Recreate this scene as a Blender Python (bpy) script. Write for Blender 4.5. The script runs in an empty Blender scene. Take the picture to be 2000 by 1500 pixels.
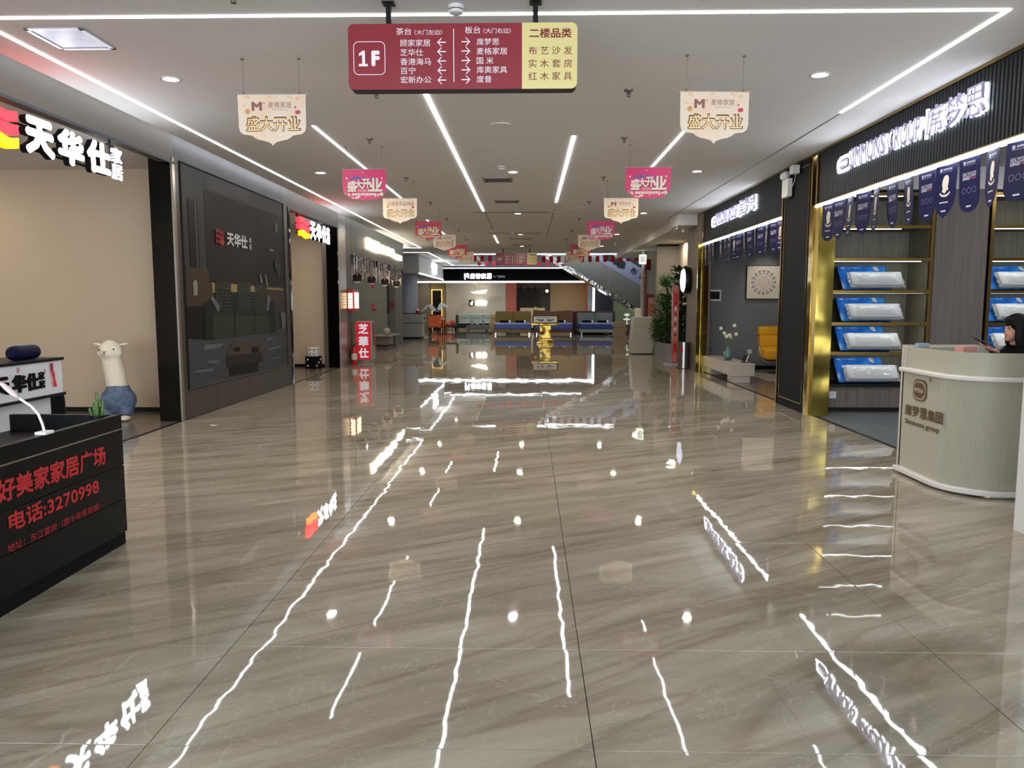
import bpy, bmesh, math, random
from mathutils import Vector, Matrix
random.seed(7)
SC = bpy.context.scene
COL = SC.collection
# ------------------------------------------------------------ camera, world, exposure
cam_d = bpy.data.cameras.new('camera'); cam = bpy.data.objects.new('camera', cam_d); COL.objects.link(cam)
cam_d.sensor_width = 36.0; cam_d.lens = 27.0; cam_d.clip_end = 200; cam_d.clip_start = .05
_p = math.atan(158/1500); _y = math.atan(33/math.hypot(1500, 158))
_F = Vector((-math.sin(_y)*math.cos(_p), math.cos(_y)*math.cos(_p), -math.sin(_p)))
_R = Vector((math.cos(_y), math.sin(_y), 0)); _U = _R.cross(_F)
cam.matrix_world = Matrix(((_R.x, _U.x, -_F.x, 0), (_R.y, _U.y, -_F.y, 0), (_R.z, _U.z, -_F.z, 1.55), (0, 0, 0, 1)))
SC.camera = cam
SC.view_settings.view_transform = 'Standard'; SC.view_settings.look = 'None'
SC.view_settings.gamma = 1; SC.view_settings.use_curve_mapping = False
SC.view_settings.exposure = 0.52
w = bpy.data.worlds.new('world'); SC.world = w; w.use_nodes = True
w.node_tree.nodes['Background'].inputs[0].default_value = (.80, .88, 1, 1)
w.node_tree.nodes['Background'].inputs[1].default_value = 5.0
SC.cycles.max_bounces = 7; SC.cycles.diffuse_bounces = 4; SC.cycles.glossy_bounces = 4
SC.cycles.transmission_bounces = 4; SC.cycles.sample_clamp_indirect = 4; SC.cycles.sample_clamp_direct = 0
SC.cycles.caustics_reflective = False; SC.cycles.caustics_refractive = False
LED = 8.0        # brightness of the ceiling light lines
SIGN = 9.0       # brightness of lit letters
DLE = 27.0     # one ceiling downlight
CEIL = 3.56
WL = -4.55; WR = 3.86

# ------------------------------------------------------------ helpers
def lin(h):
    if not isinstance(h, str): return tuple(h)
    h = h.lstrip('#'); o = []
    for i in (0, 2, 4):
        c = int(h[i:i+2], 16)/255
        o.append(c/12.92 if c <= .04045 else ((c+.055)/1.055)**2.4)
    return tuple(o)
MATS = {}
def mt(name, col, rough=.5, metal=0, emit=0, bump=None, var=None, spec=.5, coat=0, aniso=None, trans=0, alpha=None):
    if name in MATS: return MATS[name]
    m = bpy.data.materials.new(name); m.use_nodes = True; nt = m.node_tree; b = nt.nodes['Principled BSDF']
    c = lin(col)+(1,)
    b.inputs['Base Color'].default_value = c; b.inputs['Roughness'].default_value = rough
    b.inputs['Metallic'].default_value = metal; b.inputs['Specular IOR Level'].default_value = spec
    if coat: b.inputs['Coat Weight'].default_value = coat
    if trans: b.inputs['Transmission Weight'].default_value = trans
    if alpha is not None: b.inputs['Alpha'].default_value = alpha
    if emit:
        b.inputs['Emission Color'].default_value = c; b.inputs['Emission Strength'].default_value = emit
    if bump or var:
        tc = nt.nodes.new('ShaderNodeTexCoord'); mp = nt.nodes.new('ShaderNodeMapping')
        nt.links.new(tc.outputs['Object'], mp.inputs[0])
        if aniso: mp.inputs['Scale'].default_value = aniso
    if var:      # (scale, other colour, lo, hi)
        n = nt.nodes.new('ShaderNodeTexNoise'); n.inputs['Scale'].default_value = var[0]; n.inputs['Detail'].default_value = 5
        r = nt.nodes.new('ShaderNodeValToRGB'); r.color_ramp.elements[0].color = c; r.color_ramp.elements[1].color = lin(var[1])+(1,)
        r.color_ramp.elements[0].position = var[2]; r.color_ramp.elements[1].position = var[3]
        nt.links.new(mp.outputs[0], n.inputs[0]); nt.links.new(n.outputs[0], r.inputs[0]); nt.links.new(r.outputs[0], b.inputs['Base Color'])
    if bump:     # (scale, distance)
        n = nt.nodes.new('ShaderNodeTexNoise'); n.inputs['Scale'].default_value = bump[0]; n.inputs['Detail'].default_value = bump[2] if len(bump) > 2 else 3
        bp = nt.nodes.new('ShaderNodeBump'); bp.inputs['Distance'].default_value = bump[1]; bp.inputs['Strength'].default_value = 1
        nt.links.new(mp.outputs[0], n.inputs[0]); nt.links.new(n.outputs[0], bp.inputs['Height']); nt.links.new(bp.outputs[0], b.inputs['Normal'])
    MATS[name] = m; return m

WLOC = {}        # world location of every root and part
def tag(o, label=None, cat=None, group=None, kind=None):
    if label: o['label'] = label
    if cat: o['category'] = cat
    if group: o['group'] = group
    if kind: o['kind'] = kind
    return o
def thing(name, label, cat, loc=(0, 0, 0), group=None):
    o = bpy.data.objects.new(name, None); COL.objects.link(o); o.location = loc; o.empty_display_size = .1
    WLOC[o] = Vector(loc); return tag(o, label, cat, group)

class B:
    """collects shapes in world coordinates, make() links them as one mesh object"""
    def __init__(s): s.bm = bmesh.new()
    def box(s, x0, x1, y0, y1, z0, z1):
        v = [s.bm.verts.new(p) for p in ((x0, y0, z0), (x1, y0, z0), (x1, y1, z0), (x0, y1, z0), (x0, y0, z1), (x1, y0, z1), (x1, y1, z1), (x0, y1, z1))]
        for f in ((3, 2, 1, 0), (4, 5, 6, 7), (0, 1, 5, 4), (1, 2, 6, 5), (2, 3, 7, 6), (3, 0, 4, 7)): s.bm.faces.new([v[i] for i in f])
        return s
    def obox(s, c, size, rot=(0, 0, 0)):
        from mathutils import Euler
        M = Matrix.Translation(c) @ Euler(rot).to_matrix().to_4x4()
        n0 = len(s.bm.verts); x, y, z = [q/2 for q in size]; s.box(-x, x, -y, y, -z, z)
        s.bm.verts.ensure_lookup_table()
        for v in s.bm.verts[n0:]: v.co = M @ v.co
        return s
    def prism(s, pts, O, U, V, d):
        """2D outline pts on plane O+U*a+V*b, pulled d along U x V"""
        O, U, V = Vector(O), Vector(U), Vector(V); N = U.cross(V).normalized()*d
        a = [s.bm.verts.new(O+U*p[0]+V*p[1]) for p in pts]; f = s.bm.faces.new(a)
        if d:
            b = [s.bm.verts.new(v.co+N) for v in a]; s.bm.faces.new(b)
            n = len(a)
            for i in range(n): s.bm.faces.new((a[i], a[(i+1) % n], b[(i+1) % n], b[i]))
        return s
    def tube(s, pts, r, seg=8, caps=True):
        pts = [Vector(p) for p in pts]; rr = r if isinstance(r, (list, tuple)) else [r]*len(pts); rings = []
        for i, p in enumerate(pts):
            t = (pts[min(i+1, len(pts)-1)]-pts[max(i-1, 0)]).normalized()
            a = Vector((0, 0, 1)) if abs(t.z) < .9 else Vector((1, 0, 0)); u = t.cross(a).normalized(); v = t.cross(u)
            rings.append([s.bm.verts.new(p+(u*math.cos(k*2*math.pi/seg)+v*math.sin(k*2*math.pi/seg))*rr[i]) for k in range(seg)])
        for i in range(len(rings)-1):
            for k in range(seg): s.bm.faces.new((rings[i][k], rings[i][(k+1) % seg], rings[i+1][(k+1) % seg], rings[i+1][k]))
        if caps: s.bm.faces.new(rings[0][::-1]); s.bm.faces.new(rings[-1])
        return s
    def lathe(s, prof, x, y, z=0, seg=24, sx=1, sy=1, caps=True):
        rings = []
        for r, h in prof:
            rings.append([s.bm.verts.new((x+r*sx*math.cos(k*2*math.pi/seg), y+r*sy*math.sin(k*2*math.pi/seg), z+h)) for k in range(seg)])
        for i in range(len(rings)-1):
            for k in range(seg): s.bm.faces.new((rings[i][k], rings[i][(k+1) % seg], rings[i+1][(k+1) % seg], rings[i+1][k]))
        if caps: s.bm.faces.new(rings[0][::-1]); s.bm.faces.new(rings[-1])
        return s
    def ball(s, c, r, rot=None, seg=14, rings=10):
        rx, ry, rz = r if isinstance(r, (tuple, list)) else (r, r, r)
        M = Matrix.Translation(c)
        if rot:
            from mathutils import Euler
            M = M @ Euler(rot).to_matrix().to_4x4()
        M = M @ Matrix.Diagonal((rx, ry, rz, 1))
        bmesh.ops.create_uvsphere(s.bm, u_segments=seg, v_segments=rings, radius=1, matrix=M); return s
    def quad(s, *p): s.bm.faces.new([s.bm.verts.new(q) for q in p]); return s
    def make(s, name, mat, parent=None, smooth=False, bevel=0, remesh=0, kind=None, label=None, seg=2):
        bm = s.bm; bmesh.ops.recalc_face_normals(bm, faces=bm.faces)
        if parent is None:
            xs = [v.co.x for v in bm.verts]; ys = [v.co.y for v in bm.verts]; zs = [v.co.z for v in bm.verts]
            L = Vector(((min(xs)+max(xs))/2, (min(ys)+max(ys))/2, min(zs)))
        else: L = WLOC[parent]
        bmesh.ops.translate(bm, verts=bm.verts, vec=-L)
        me = bpy.data.meshes.new(name); bm.to_mesh(me); bm.free()
        ms = mat if isinstance(mat, (list, tuple)) else [mat]
        for m in ms: me.materials.append(m)
        o = bpy.data.objects.new(name, me); COL.objects.link(o); WLOC[o] = L
        if remesh:
            md = o.modifiers.new('r', 'REMESH'); md.mode = 'VOXEL'; md.voxel_size = remesh
            m2 = o.modifiers.new('s', 'SMOOTH'); m2.factor = .5; m2.iterations = 6
            me2 = bpy.data.meshes.new_from_object(o.evaluated_get(bpy.context.evaluated_depsgraph_get()))
            o.modifiers.clear(); o.data = me2; me = me2
        if parent is None: o.location = L
        else: o.parent = parent
        if smooth:
            for p in me.polygons: p.use_smooth = True
            if smooth == 'a':
                me.set_sharp_from_angle(angle=math.radians(40))
        if bevel:
            md = o.modifiers.new('bevel', 'BEVEL'); md.width = bevel; md.segments = seg; md.limit_method = 'ANGLE'; md.angle_limit = .6
        if kind: o['kind'] = kind
        if label: o['label'] = label
        return o

_GL = {}
def glyphs(s):
    k = s
    if k not in _GL:
        c = bpy.data.curves.new('t', 'FONT'); c.body = s; c.size = 1; c.resolution_u = 2
        o = bpy.data.objects.new('t', c); COL.objects.link(o)
        me = bpy.data.meshes.new_from_object(o.evaluated_get(bpy.context.evaluated_depsgraph_get()))
        vs = [(v.co.x, v.co.y) for v in me.vertices]; fs = [tuple(p.vertices) for p in me.polygons]
        bpy.data.objects.remove(o); bpy.data.meshes.remove(me)
        x0 = min(v[0] for v in vs); x1 = max(v[0] for v in vs); y0 = min(v[1] for v in vs); y1 = max(v[1] for v in vs)
        _GL[k] = ([((v[0]-x0)/(x1-x0), (v[1]-y0)/(y1-y0)) for v in vs], fs, x1-x0, y1-y0)
    return _GL[k]
def text(name, s, mat, parent, O, U, V, wd, ht, d=.002, bold=.015, backoff=0, kind=None, label=None, gap=0):
    """letters of s fitted to the wd x ht rectangle at O on the plane U,V; d = thickness towards U x V"""
    vs, fs, gw, gh = glyphs(s); b = B(); O, U, V = Vector(O), Vector(U), Vector(V); N = U.cross(V).normalized()
    if bold < .018: sh = [(0, 0)]
    else: sh = [(0, 0)]+[(bold*math.cos(k*math.pi/4), bold*math.sin(k*math.pi/4)) for k in range(8)]
    px, py = (bold/gw, bold/gh) if len(sh) > 1 else (0, 0)
    outline = {}
    for f in fs:
        for i in range(len(f)):
            e = (f[i], f[(i+1) % len(f)])
            if (e[1], e[0]) in outline: del outline[(e[1], e[0])]
            else: outline[e] = 1
    for n_, (dx, dy) in enumerate(sh):      # a heavier stroke is the same glyph repeated round a small circle
        ox, oy = dx/gw, dy/gh; eps = n_*.00006
        a = [b.bm.verts.new(O+U*((px+ox+x*(1-2*px))*wd)+V*((py+oy+y*(1-2*py))*ht)+N*(backoff+d+eps)) for x, y in vs]
        for f in fs:
            try: b.bm.faces.new([a[i] for i in f])
            except ValueError: continue
        if d >= .01:
            c = [b.bm.verts.new(v.co-N*d) for v in a]
            for i, j in outline: b.bm.faces.new((a[j], a[i], c[i], c[j]))
    bm = b.bm; loose = [v for v in bm.verts if not v.link_faces]; bmesh.ops.delete(bm, geom=loose, context='VERTS')
    # keep normals as built
    L = WLOC[parent] if parent else O
    bmesh.ops.translate(bm, verts=bm.verts, vec=-L); me = bpy.data.meshes.new(name); bm.to_mesh(me); bm.free(); me.materials.append(mat)
    o = bpy.data.objects.new(name, me); COL.objects.link(o); WLOC[o] = L
    if parent: o.parent = parent
    else: o.location = L
    if label: o['label'] = label
    return o
def copy_tree(o, parent=None):
    c = o.copy(); COL.objects.link(c); c.parent = parent
    for ch in list(o.children): copy_tree(ch, c)
    return c
def lamp(kind, loc, energy, col=(1, 1, 1), size=.2, size_y=None, rot=(0, 0, 0), spot=None, blend=.6, spread=None):
    d = bpy.data.lights.new('lamp_light', kind); d.energy = energy; d.color = col
    if kind == 'AREA':
        d.size = size; d.shape = 'RECTANGLE' if size_y else 'DISK'
        if size_y: d.size_y = size_y
        if spread: d.spread = spread
    else: d.shadow_soft_size = size
    if spot: d.spot_size = spot; d.spot_blend = blend
    o = bpy.data.objects.new('lamp_light', d); COL.objects.link(o); o.location = loc; o.rotation_euler = rot; return o
ORD = ['first', 'second', 'third', 'fourth', 'fifth', 'sixth', 'seventh', 'eighth', 'ninth', 'tenth', 'eleventh', 'twelfth', 'thirteenth', 'fourteenth', 'fifteenth', 'sixteenth', 'seventeenth', 'eighteenth', 'nineteenth', 'twentieth', 'twenty-first', 'twenty-second', 'twenty-third', 'twenty-fourth']
EX, EY, EZ = (1, 0, 0), (0, 1, 0), (0, 0, 1)
NY = (0, -1, 0); NX = (-1, 0, 0)

# ------------------------------------------------------------ materials
def marble():
    m = bpy.data.materials.new('floor_marble'); m.use_nodes = True; nt = m.node_tree; b = nt.nodes['Principled BSDF']
    N = nt.nodes.new; Lk = nt.links.new
    g = N('ShaderNodeNewGeometry'); mp = N('ShaderNodeMapping'); mp.vector_type = 'TEXTURE'; mp.inputs['Rotation'].default_value = (0, 0, math.radians(27)); mp.inputs['Scale'].default_value = (2.4, .42, 1)
    Lk(g.outputs['Position'], mp.inputs[0])
    n1 = N('ShaderNodeTexNoise'); n1.inputs['Scale'].default_value = 1.5; n1.inputs['Detail'].default_value = 9; n1.inputs['Roughness'].default_value = .62; n1.inputs['Distortion'].default_value = .5
    Lk(mp.outputs[0], n1.inputs[0])
    r1 = N('ShaderNodeValToRGB'); e = r1.color_ramp.elements
    e[0].position = .30; e[0].color = lin('#7f7868')+(1,); e[1].position = .74; e[1].color = lin('#b0a898')+(1,)
    for p, c in ((.42, '#8c8474'), (.52, '#98907f'), (.62, '#a29a8a')):
        k = e.new(p); k.color = lin(c)+(1,)
    Lk(n1.outputs[0], r1.inputs[0])
    # darker streaks
    mp2 = N('ShaderNodeMapping'); mp2.vector_type = 'TEXTURE'; mp2.inputs['Rotation'].default_value = (0, 0, math.radians(31)); mp2.inputs['Scale'].default_value = (4, .4, 1); Lk(g.outputs['Position'], mp2.inputs[0])
    n2 = N('ShaderNodeTexNoise'); n2.inputs['Scale'].default_value = 1.0; n2.inputs['Detail'].default_value = 7; n2.inputs['Distortion'].default_value = 1.1; Lk(mp2.outputs[0], n2.inputs[0])
    r2 = N('ShaderNodeValToRGB'); f = r2.color_ramp.elements; f[0].position = .47; f[0].color = (0, 0, 0, 1); f[1].position = .56; f[1].color = (0, 0, 0, 1); k = f.new(.505); k.color = (1, 1, 1, 1)
    Lk(n2.outputs[0], r2.inputs[0])
    mx = N('ShaderNodeMixRGB'); mx.blend_type = 'MULTIPLY'; mx.inputs[2].default_value = (.62, .54, .47, 1)
    ml = N('ShaderNodeMath'); ml.operation = 'MULTIPLY'; ml.inputs[1].default_value = .55; Lk(r2.outputs[0], ml.inputs[0]); Lk(ml.outputs[0], mx.inputs[0]); Lk(r1.outputs[0], mx.inputs[1])
    # hair-thin pale veins
    n3 = N('ShaderNodeTexNoise'); n3.inputs['Scale'].default_value = 2.2; n3.inputs['Detail'].default_value = 6; n3.inputs['Distortion'].default_value = 2.0; Lk(g.outputs['Position'], n3.inputs[0])
    r3 = N('ShaderNodeValToRGB'); f = r3.color_ramp.elements; f[0].position = .493; f[0].color = (0, 0, 0, 1); f[1].position = .507; f[1].color = (0, 0, 0, 1); k = f.new(.5); k.color = (.28, .28, .28, 1)
    Lk(n3.outputs[0], r3.inputs[0]); m3 = N('ShaderNodeMixRGB'); m3.inputs[2].default_value = lin('#c2bbb0')+(1,); Lk(r3.outputs[0], m3.inputs[0]); Lk(mx.outputs[0], m3.inputs[1])
    # painted grout on the far part is drawn by brick pattern only beyond the separate tiles
    Lk(m3.outputs[0], b.inputs['Base Color'])
    b.inputs['Roughness'].default_value = .022; b.inputs['Specular IOR Level'].default_value = .5
    # slight waviness, different in every tile
    oi = N('ShaderNodeObjectInfo'); mm = N('ShaderNodeMath'); mm.operation = 'MULTIPLY'; mm.inputs[1].default_value = 40; Lk(oi.outputs['Random'], mm.inputs[0])
    n4 = N('ShaderNodeTexNoise'); n4.noise_dimensions = '4D'; n4.inputs['Scale'].default_value = 6.0; n4.inputs['Detail'].default_value = 2.5; Lk(g.outputs['Position'], n4.inputs['Vector']); Lk(mm.outputs[0], n4.inputs['W'])
    v1 = N('ShaderNodeVectorMath'); v1.operation = 'SUBTRACT'; v1.inputs[1].default_value = (.5, .5, .5); Lk(n4.outputs['Color'], v1.inputs[0])
    v2 = N('ShaderNodeVectorMath'); v2.operation = 'MULTIPLY'; v2.inputs[1].default_value = (.022, .008, 0); Lk(v1.outputs[0], v2.inputs[0])
    v3 = N('ShaderNodeVectorMath'); v3.operation = 'ADD'; Lk(g.outputs['Normal'], v3.inputs[0]); Lk(v2.outputs[0], v3.inputs[1])
    v4 = N('ShaderNodeVectorMath'); v4.operation = 'NORMALIZE'; Lk(v3.outputs[0], v4.inputs[0]); Lk(v4.outputs[0], b.inputs['Normal'])
    return m
M_TILE = marble()
M_GROUT = mt('grout', '#4a4138', .8)
M_CEIL = mt('ceiling_paint', '#dedcda', .85, spec=.2)
M_LED = mt('led_white', (.93, .97, 1), emit=LED)
M_LED2 = mt('led_white_soft', (.93, .97, 1), emit=5)
M_LAMP = mt('lamp_lens', (1, .96, .9), emit=14)
M_LTR = mt('lit_letter_white', (.86, .92, 1), emit=SIGN)
M_LTRW = mt('lit_letter_warm', (1, .9, .68), emit=7)
M_RED_E = mt('lit_red', (1, .01, .02), emit=3.5)
M_ORG_E = mt('lit_orange', (1, .28, .0), emit=3.2)
M_BLACK = mt('black_satin', '#08080a', .45, spec=.25)
M_BLKM = mt('black_matte', '#0b0b0c', .8, spec=.15)
M_BLKG = mt('black_polished', '#040403', .07, spec=.3, bump=(3, .004, 1))
M_DKMET = mt('bronze_panel', '#3b342d', .42, spec=.35, var=(2, '#463e36', .35, .65), aniso=(1, 1, .1))
M_GREYMET = mt('grey_metal_trim', '#8b8378', .3, metal=.7)
M_BEIGE = mt('beige_wall_covering', '#b9a58b', .8, bump=(60, .0006))
M_GOLD = mt('brass_hammered', '#94803c', .16, metal=1, bump=(2.6, .03, 0), aniso=(1, 1, 1.0))
M_GOLDS = mt('brass_smooth', '#8e7440', .25, metal=1)
M_GOLDB = mt('brass_bright', '#94793a', .2, metal=1, bump=(4, .04, 0))
M_FASC = mt('fascia_green_black', '#171d21', .5, spec=.25)
M_PILL = mt('pillar_charcoal', '#1d1e20', .75, spec=.15)
M_GREYW = mt('grey_wall_paint', '#727375', .7, spec=.2)
M_WOOD = mt('taupe_veneer', '#6c6156', .55, var=(6, '#5d5248', .4, .62), aniso=(7, 7, .25))
M_WOODL = mt('olive_veneer', '#78725f', .55, var=(6, '#686352', .4, .62), aniso=(7, 7, .25))
M_WHITE = mt('white_paint', '#d8d6d2', .5)
M_WHITEG = mt('white_gloss', '#d7d8da', .25)
M_CREAM = mt('cream_lacquer', '#cfc7b6', .35)
M_RED = mt('sign_red', '#b4121c', .4)
M_MAROON = mt('sign_maroon', '#85202b', .35)
M_YEL = mt('sign_pale_yellow', '#d8cb86', .4)
M_TXT = mt('print_white', '#ece6e6', .4)
M_TXTM = mt('print_maroon', '#7c1f28', .4)
M_CHROME = mt('chrome', '#c8c8c8', .15, metal=1)
M_GLASS = mt('clear_glass', '#e8f2f0', .02, trans=1)
M_WIRE = mt('wire_grey', '#6c6862', .5)
# ------------------------------------------------------------ setting
_tn = [0]
def S(name, b, mat, parent=None, **k):
    if name == 'trim': _tn[0] += 1; name = 'trim_%d' % _tn[0]
    o = b.make(name, mat, parent, **k)
    if parent is None: o['kind'] = 'structure'
    return o
# floor: slab plus single tiles near the camera
fb = B(); fb.box(-9, 3.93, -4, 1.743, -.15, 0); fb.box(-4.55, 3.93, 1.743, 13.548, -.15, -.014)
fb.box(-4.55, 3.93, 13.548, 50, -.15, 0)
floor = S('floor', fb, [M_TILE, M_GROUT])
for p in floor.data.polygons:
    if abs(p.center.z+WLOC[floor].z+.014) < .002 and p.normal.z > .5: p.material_index = 1
xs = [-4.55, -2.916, -1.343, .23, 1.803, 3.376, 3.93]
tile_mesh = {}
for i in range(6):
    for k in range(15):
        y0 = 1.743+k*.787; wd = xs[i+1]-xs[i]; key = round(wd, 3)
        if key not in tile_mesh:
            b = B(); g = .0016
            # plate with a tiny rounded lip; the two long edges dip a little
            b.box(0+g, wd-g, 0+g, .787-g, -.014, 0)
            o = b.make('tile', M_TILE, floor, bevel=.0012); o.location = Vector((xs[i], y0, 0))-WLOC[floor]
            for v in o.data.vertices: v.co += WLOC[floor]
            tile_mesh[key] = o
        else:
            o = tile_mesh[key].copy(); COL.objects.link(o); o.parent = floor; o.location = Vector((xs[i], y0, 0))-WLOC[floor]
        o.rotation_euler = (random.uniform(-.0009, .0009), random.uniform(-.0012, .0012), 0)
# joints of the far floor, too fine to be single tiles
jb = B()
for k in range(16, 62): jb.box(-4.55, 3.93, 1.743+k*.787-.0015, 1.743+k*.787+.0015, .0002, .0006)
for x in xs[1:6]: jb.box(x-.0015, x+.0015, 13.56, 50, .0002, .0006)
jb.make('grout_lines', M_GROUT, floor, kind='stuff')
M_FSH = mt('shop_floor_wood_tile', '#6f6459', .22, var=(3, '#5d534a', .4, .6), aniso=(1, 6, 1))
M_FSD = mt('shop_carpet_grey', '#5d666b', .75, var=(30, '#525a5f', .4, .6))
S('floor', B().box(-9, -4.59, 1.743, 50, -.15, -.002), M_FSH)
S('floor', B().box(3.97, 9, -4, 11.0, -.15, -.002), M_FSD)
S('floor', B().box(3.97, 9, 11.0, 50, -.15, -.002), M_FSH)
S('trim', B().box(-4.595, -4.545, 1.743, 18.4, -.01, .004), M_BLACK)
S('trim', B().box(3.925, 3.975, -4, 18.9, -.01, .004), M_BLACK)
# ceiling
cb = B(); cb.box(-4.28, WR, -4, 28.3, CEIL, CEIL+.12); cb.box(-9, WR, 28.3, 31.7, CEIL, CEIL+.12); cb.box(-9, -2.35, 31.7, 42, CEIL, CEIL+.12)
S('ceiling', cb, M_CEIL)
S('ceiling', B().box(-4.6, -4.2, -4, 28.3, 3.93, 4.05), M_CEIL)
S('ceiling', B().box(-9, -4.6, -4, 19.6, 3.41, 3.5), M_WHITE)
S('ceiling', B().box(-9, -4.6, 19.6, 28.3, 3.45, 3.55), M_WHITE)
S('ceiling', B().box(WR+.14, 9, -4, 11.7, 3.42, 3.5), M_CEIL)
S('ceiling', B().box(WR+.14, 9, 11.7, 18.9, 3.3, 3.5), M_CEIL)
S('ceiling', B().box(3.55, 9, 18.9, 31.7, 3.36, 3.7), M_CEIL)
S('ceiling', B().box(-9, 9, 31.7, 50, 6, 6.1), M_CEIL)  # unseen lid added over the void to shut out world light
S('ceiling', B().box(-9, 4.7, 42.4, 47, 2.95, 3.05), M_CEIL)
# a dark shadow gap where the light line ends on the right
gb = B(); gb.box(3.30, 3.325, 8.5, 18.9, CEIL-.002, CEIL+.001); gb.box(-.99, -.97, 17.2, 21.4, CEIL-.002, CEIL+.001); gb.box(.53, .55, 16.8, 24.5, CEIL-.002, CEIL+.001)
S('trim', gb, M_WIRE)
# left wall
S('wall_left', B().box(-4.83, WL, 9.96, 14.62, 0, 3.95), M_DKMET)
lb = B(); lb.box(-4.72, WL, -4, 9.96, 3.34, 3.95); lb.box(-4.72, WL, 14.62, 18.5, 3.34, 3.95)
S('wall_left', lb, mt('left_beam_taupe', '#665e54', .6, spec=.25))
lb = B(); lb.box(WL, WL+.018, -4, 10, 3.315, 3.345); lb.box(WL, WL+.018, 14.6, 18.5, 3.315, 3.345)
S('trim', lb, mt('beam_lip_slate', '#2c333d', .5))
S('trim', B().box(-4.86, -4.565, 9.93, 9.96, 0, 3.40), M_BLKG)          # black polished jamb
S('trim', B().box(-4.565, -4.54, 9.90, 9.97, 0, 3.40), M_GREYMET)
S('trim', B().box(-4.7, -4.535, 14.62, 14.72, 0, 3.36), M_BLKG)
S('trim', B().box(-4.83, -4.56, 18.42, 18.5, 0, 3.34), M_BLKG)
S('wall_left', B().box(-4.95, WL, 18.5, 19.2, 0, 3.95), M_GREYMET)
S('wall_left', B().box(-4.95, WL, 19.2, 19.75, 0, 3.95), mt('olive_panel', '#4d4a40', .5, var=(5, '#45423a', .4, .6), aniso=(6, 6, .3)))
M_OLV = mt('olive_fascia', '#4d4a3e', .5, spec=.3, var=(5, '#434137', .4, .6), aniso=(6, 6, .3))
S('wall_left', B().box(-4.75, WL, 19.75, 28.1, 2.76, 3.95), M_OLV, bevel=.03)
S('trim', B().box(-4.745, -4.7, 19.75, 28.08, 2.0, 2.76), M_BLACK) if False else None
# back walls of the two beige shops and their black skirting
S('wall_back', B().box(-9, -4.87, 10.85, 11.0, 0, 3.41), M_BEIGE)
S('wall_back', B().box(-9, -4.86, 18.62, 18.75, 0, 3.41), M_BEIGE)
S('baseboard_left', B().box(-9, -4.87, 10.825, 10.85, 0, .06), M_BLACK)
S('baseboard_left', B().box(-9, -4.86, 18.6, 18.62, 0, .07), M_BLACK)
S('wall_left', B().box(-9.1, -9, -4, 50, 0, 6), M_BEIGE)  # unseen outer enclosure, added so no world light leaks in from the left
S('wall_right', B().box(9, 9.1, -4, 50, 0, 6), M_GREYW)  # unseen enclosure on the right, added to block world light
S('wall_far', B().box(-9, 9, 50, 50.1, 0, 6), M_GREYW)  # unseen closing wall added behind the end shop against world light leaks
M_GRN = mt('greenish_grey_wall', '#6e6e65', .7)
S('wall_back', B().box(-9, -5.18, 28, 28.2, 0, 3.45), M_GRN)
S('wall_left', B().box(-5.3, -5.02, 29, 30.6, 0, 3.45), M_GRN)
M_BLUG = mt('blue_grey_column', '#7e828c', .7)
S('wall_back', B().box(-9, -5.9, 31.9, 32, 0, 2.8), M_GRN)
c = B(); c.lathe([(.52, 0), (.52, 2.8)], -5.72, 36, 0, 40); S('wall_left', c, M_BLUG, smooth='a')
M_WGR = mt('white_grey_fascia', '#8f918d', .5)
S('wall_left', B().box(-9, WL, 32, 41, 2.79, CEIL), M_WGR)
# right wall: ribbed fascias
def ribs(y0, y1, z0, z1):
    b = B(); b.box(WR+.03, WR+.14, y0, y1, z0, z1); n = int((y1-y0)/.055); p = (y1-y0)/n
    for i in range(n):
        y = y0+i*p; b.prism([(0, 0), (p*.82, 0), (p*.66, .022), (p*.16, .022)], (WR+.03, y, z0), EY, NX, z1-z0)
    return b
S('wall_right', ribs(2.0, 10.55, 2.87, 3.53), M_FASC)
S('wall_right', ribs(12.0, 17.3, 2.87, 3.53), M_FASC)
S('wall_right', B().box(WR, WR+.14, 10.8, 11.93, 0, 3.53), M_PILL)
S('wall_right', B().box(WR-.02, WR+.2, 17.42, 18.9, 0, 3.53), M_WOOD)
tb = B(); tb.box(WR-.02, WR+.02, -4, 18.9, 3.53, CEIL+.02)
for y in (10.56, 10.74, 11.95, 17.32): tb.box(WR-.015, WR+.03, y, y+.045, 0, 3.53)
tb.box(WR-.012, WR, 10.86, 10.872, .12, 3.46); tb.box(WR-.012, WR, 11.85, 11.862, .12, 3.46); tb.box(WR-.012, WR, 10.86, 11.862, .12, .135); tb.box(WR-.012, WR, 10.86, 11.862, 3.44, 3.455)
for a, bb in ((2, 10.56), (12, 17.32)): tb.box(WR-.02, WR+.14, a, bb, 2.855, 2.872)
S('trim', tb, M_GOLDS)
S('trim', B().box(WR-.03, 4.13, 10.60, 10.74, 0, 2.86), M_GOLD)
S('trim', B().box(WR-.10, 4.0, 17.36, 17.44, 0, 2.86), M_GOLD)
S('wall_back', B().box(WR+.14, 9, 18.2, 18.4, 0, 3.3), M_GREYW)
S('wall_right', B().box(7.5, 7.6, 11.7, 18.2, 0, 3.3), M_GREYW)
S('baseboard_right', B().box(WR+.14, 9, 18.18, 18.2, 0, .08), M_BLACK)
M_TAUP = mt('taupe_panel', '#6a5f58', .55, var=(6, '#5f554f', .4, .62), aniso=(8, 8, .2))
S('wall_back', B().box(4.12, 9, 11.62, 11.72, 0, 3.42), M_TAUP)
S('wall_back', B().box(4.0, 9, 11.0, 11.62, 3.12, 3.42), M_WHITE)
S('wall_back', B().box(5.66, 6.38, 10.98, 11.62, 0, 3.12), M_TAUP)
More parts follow.
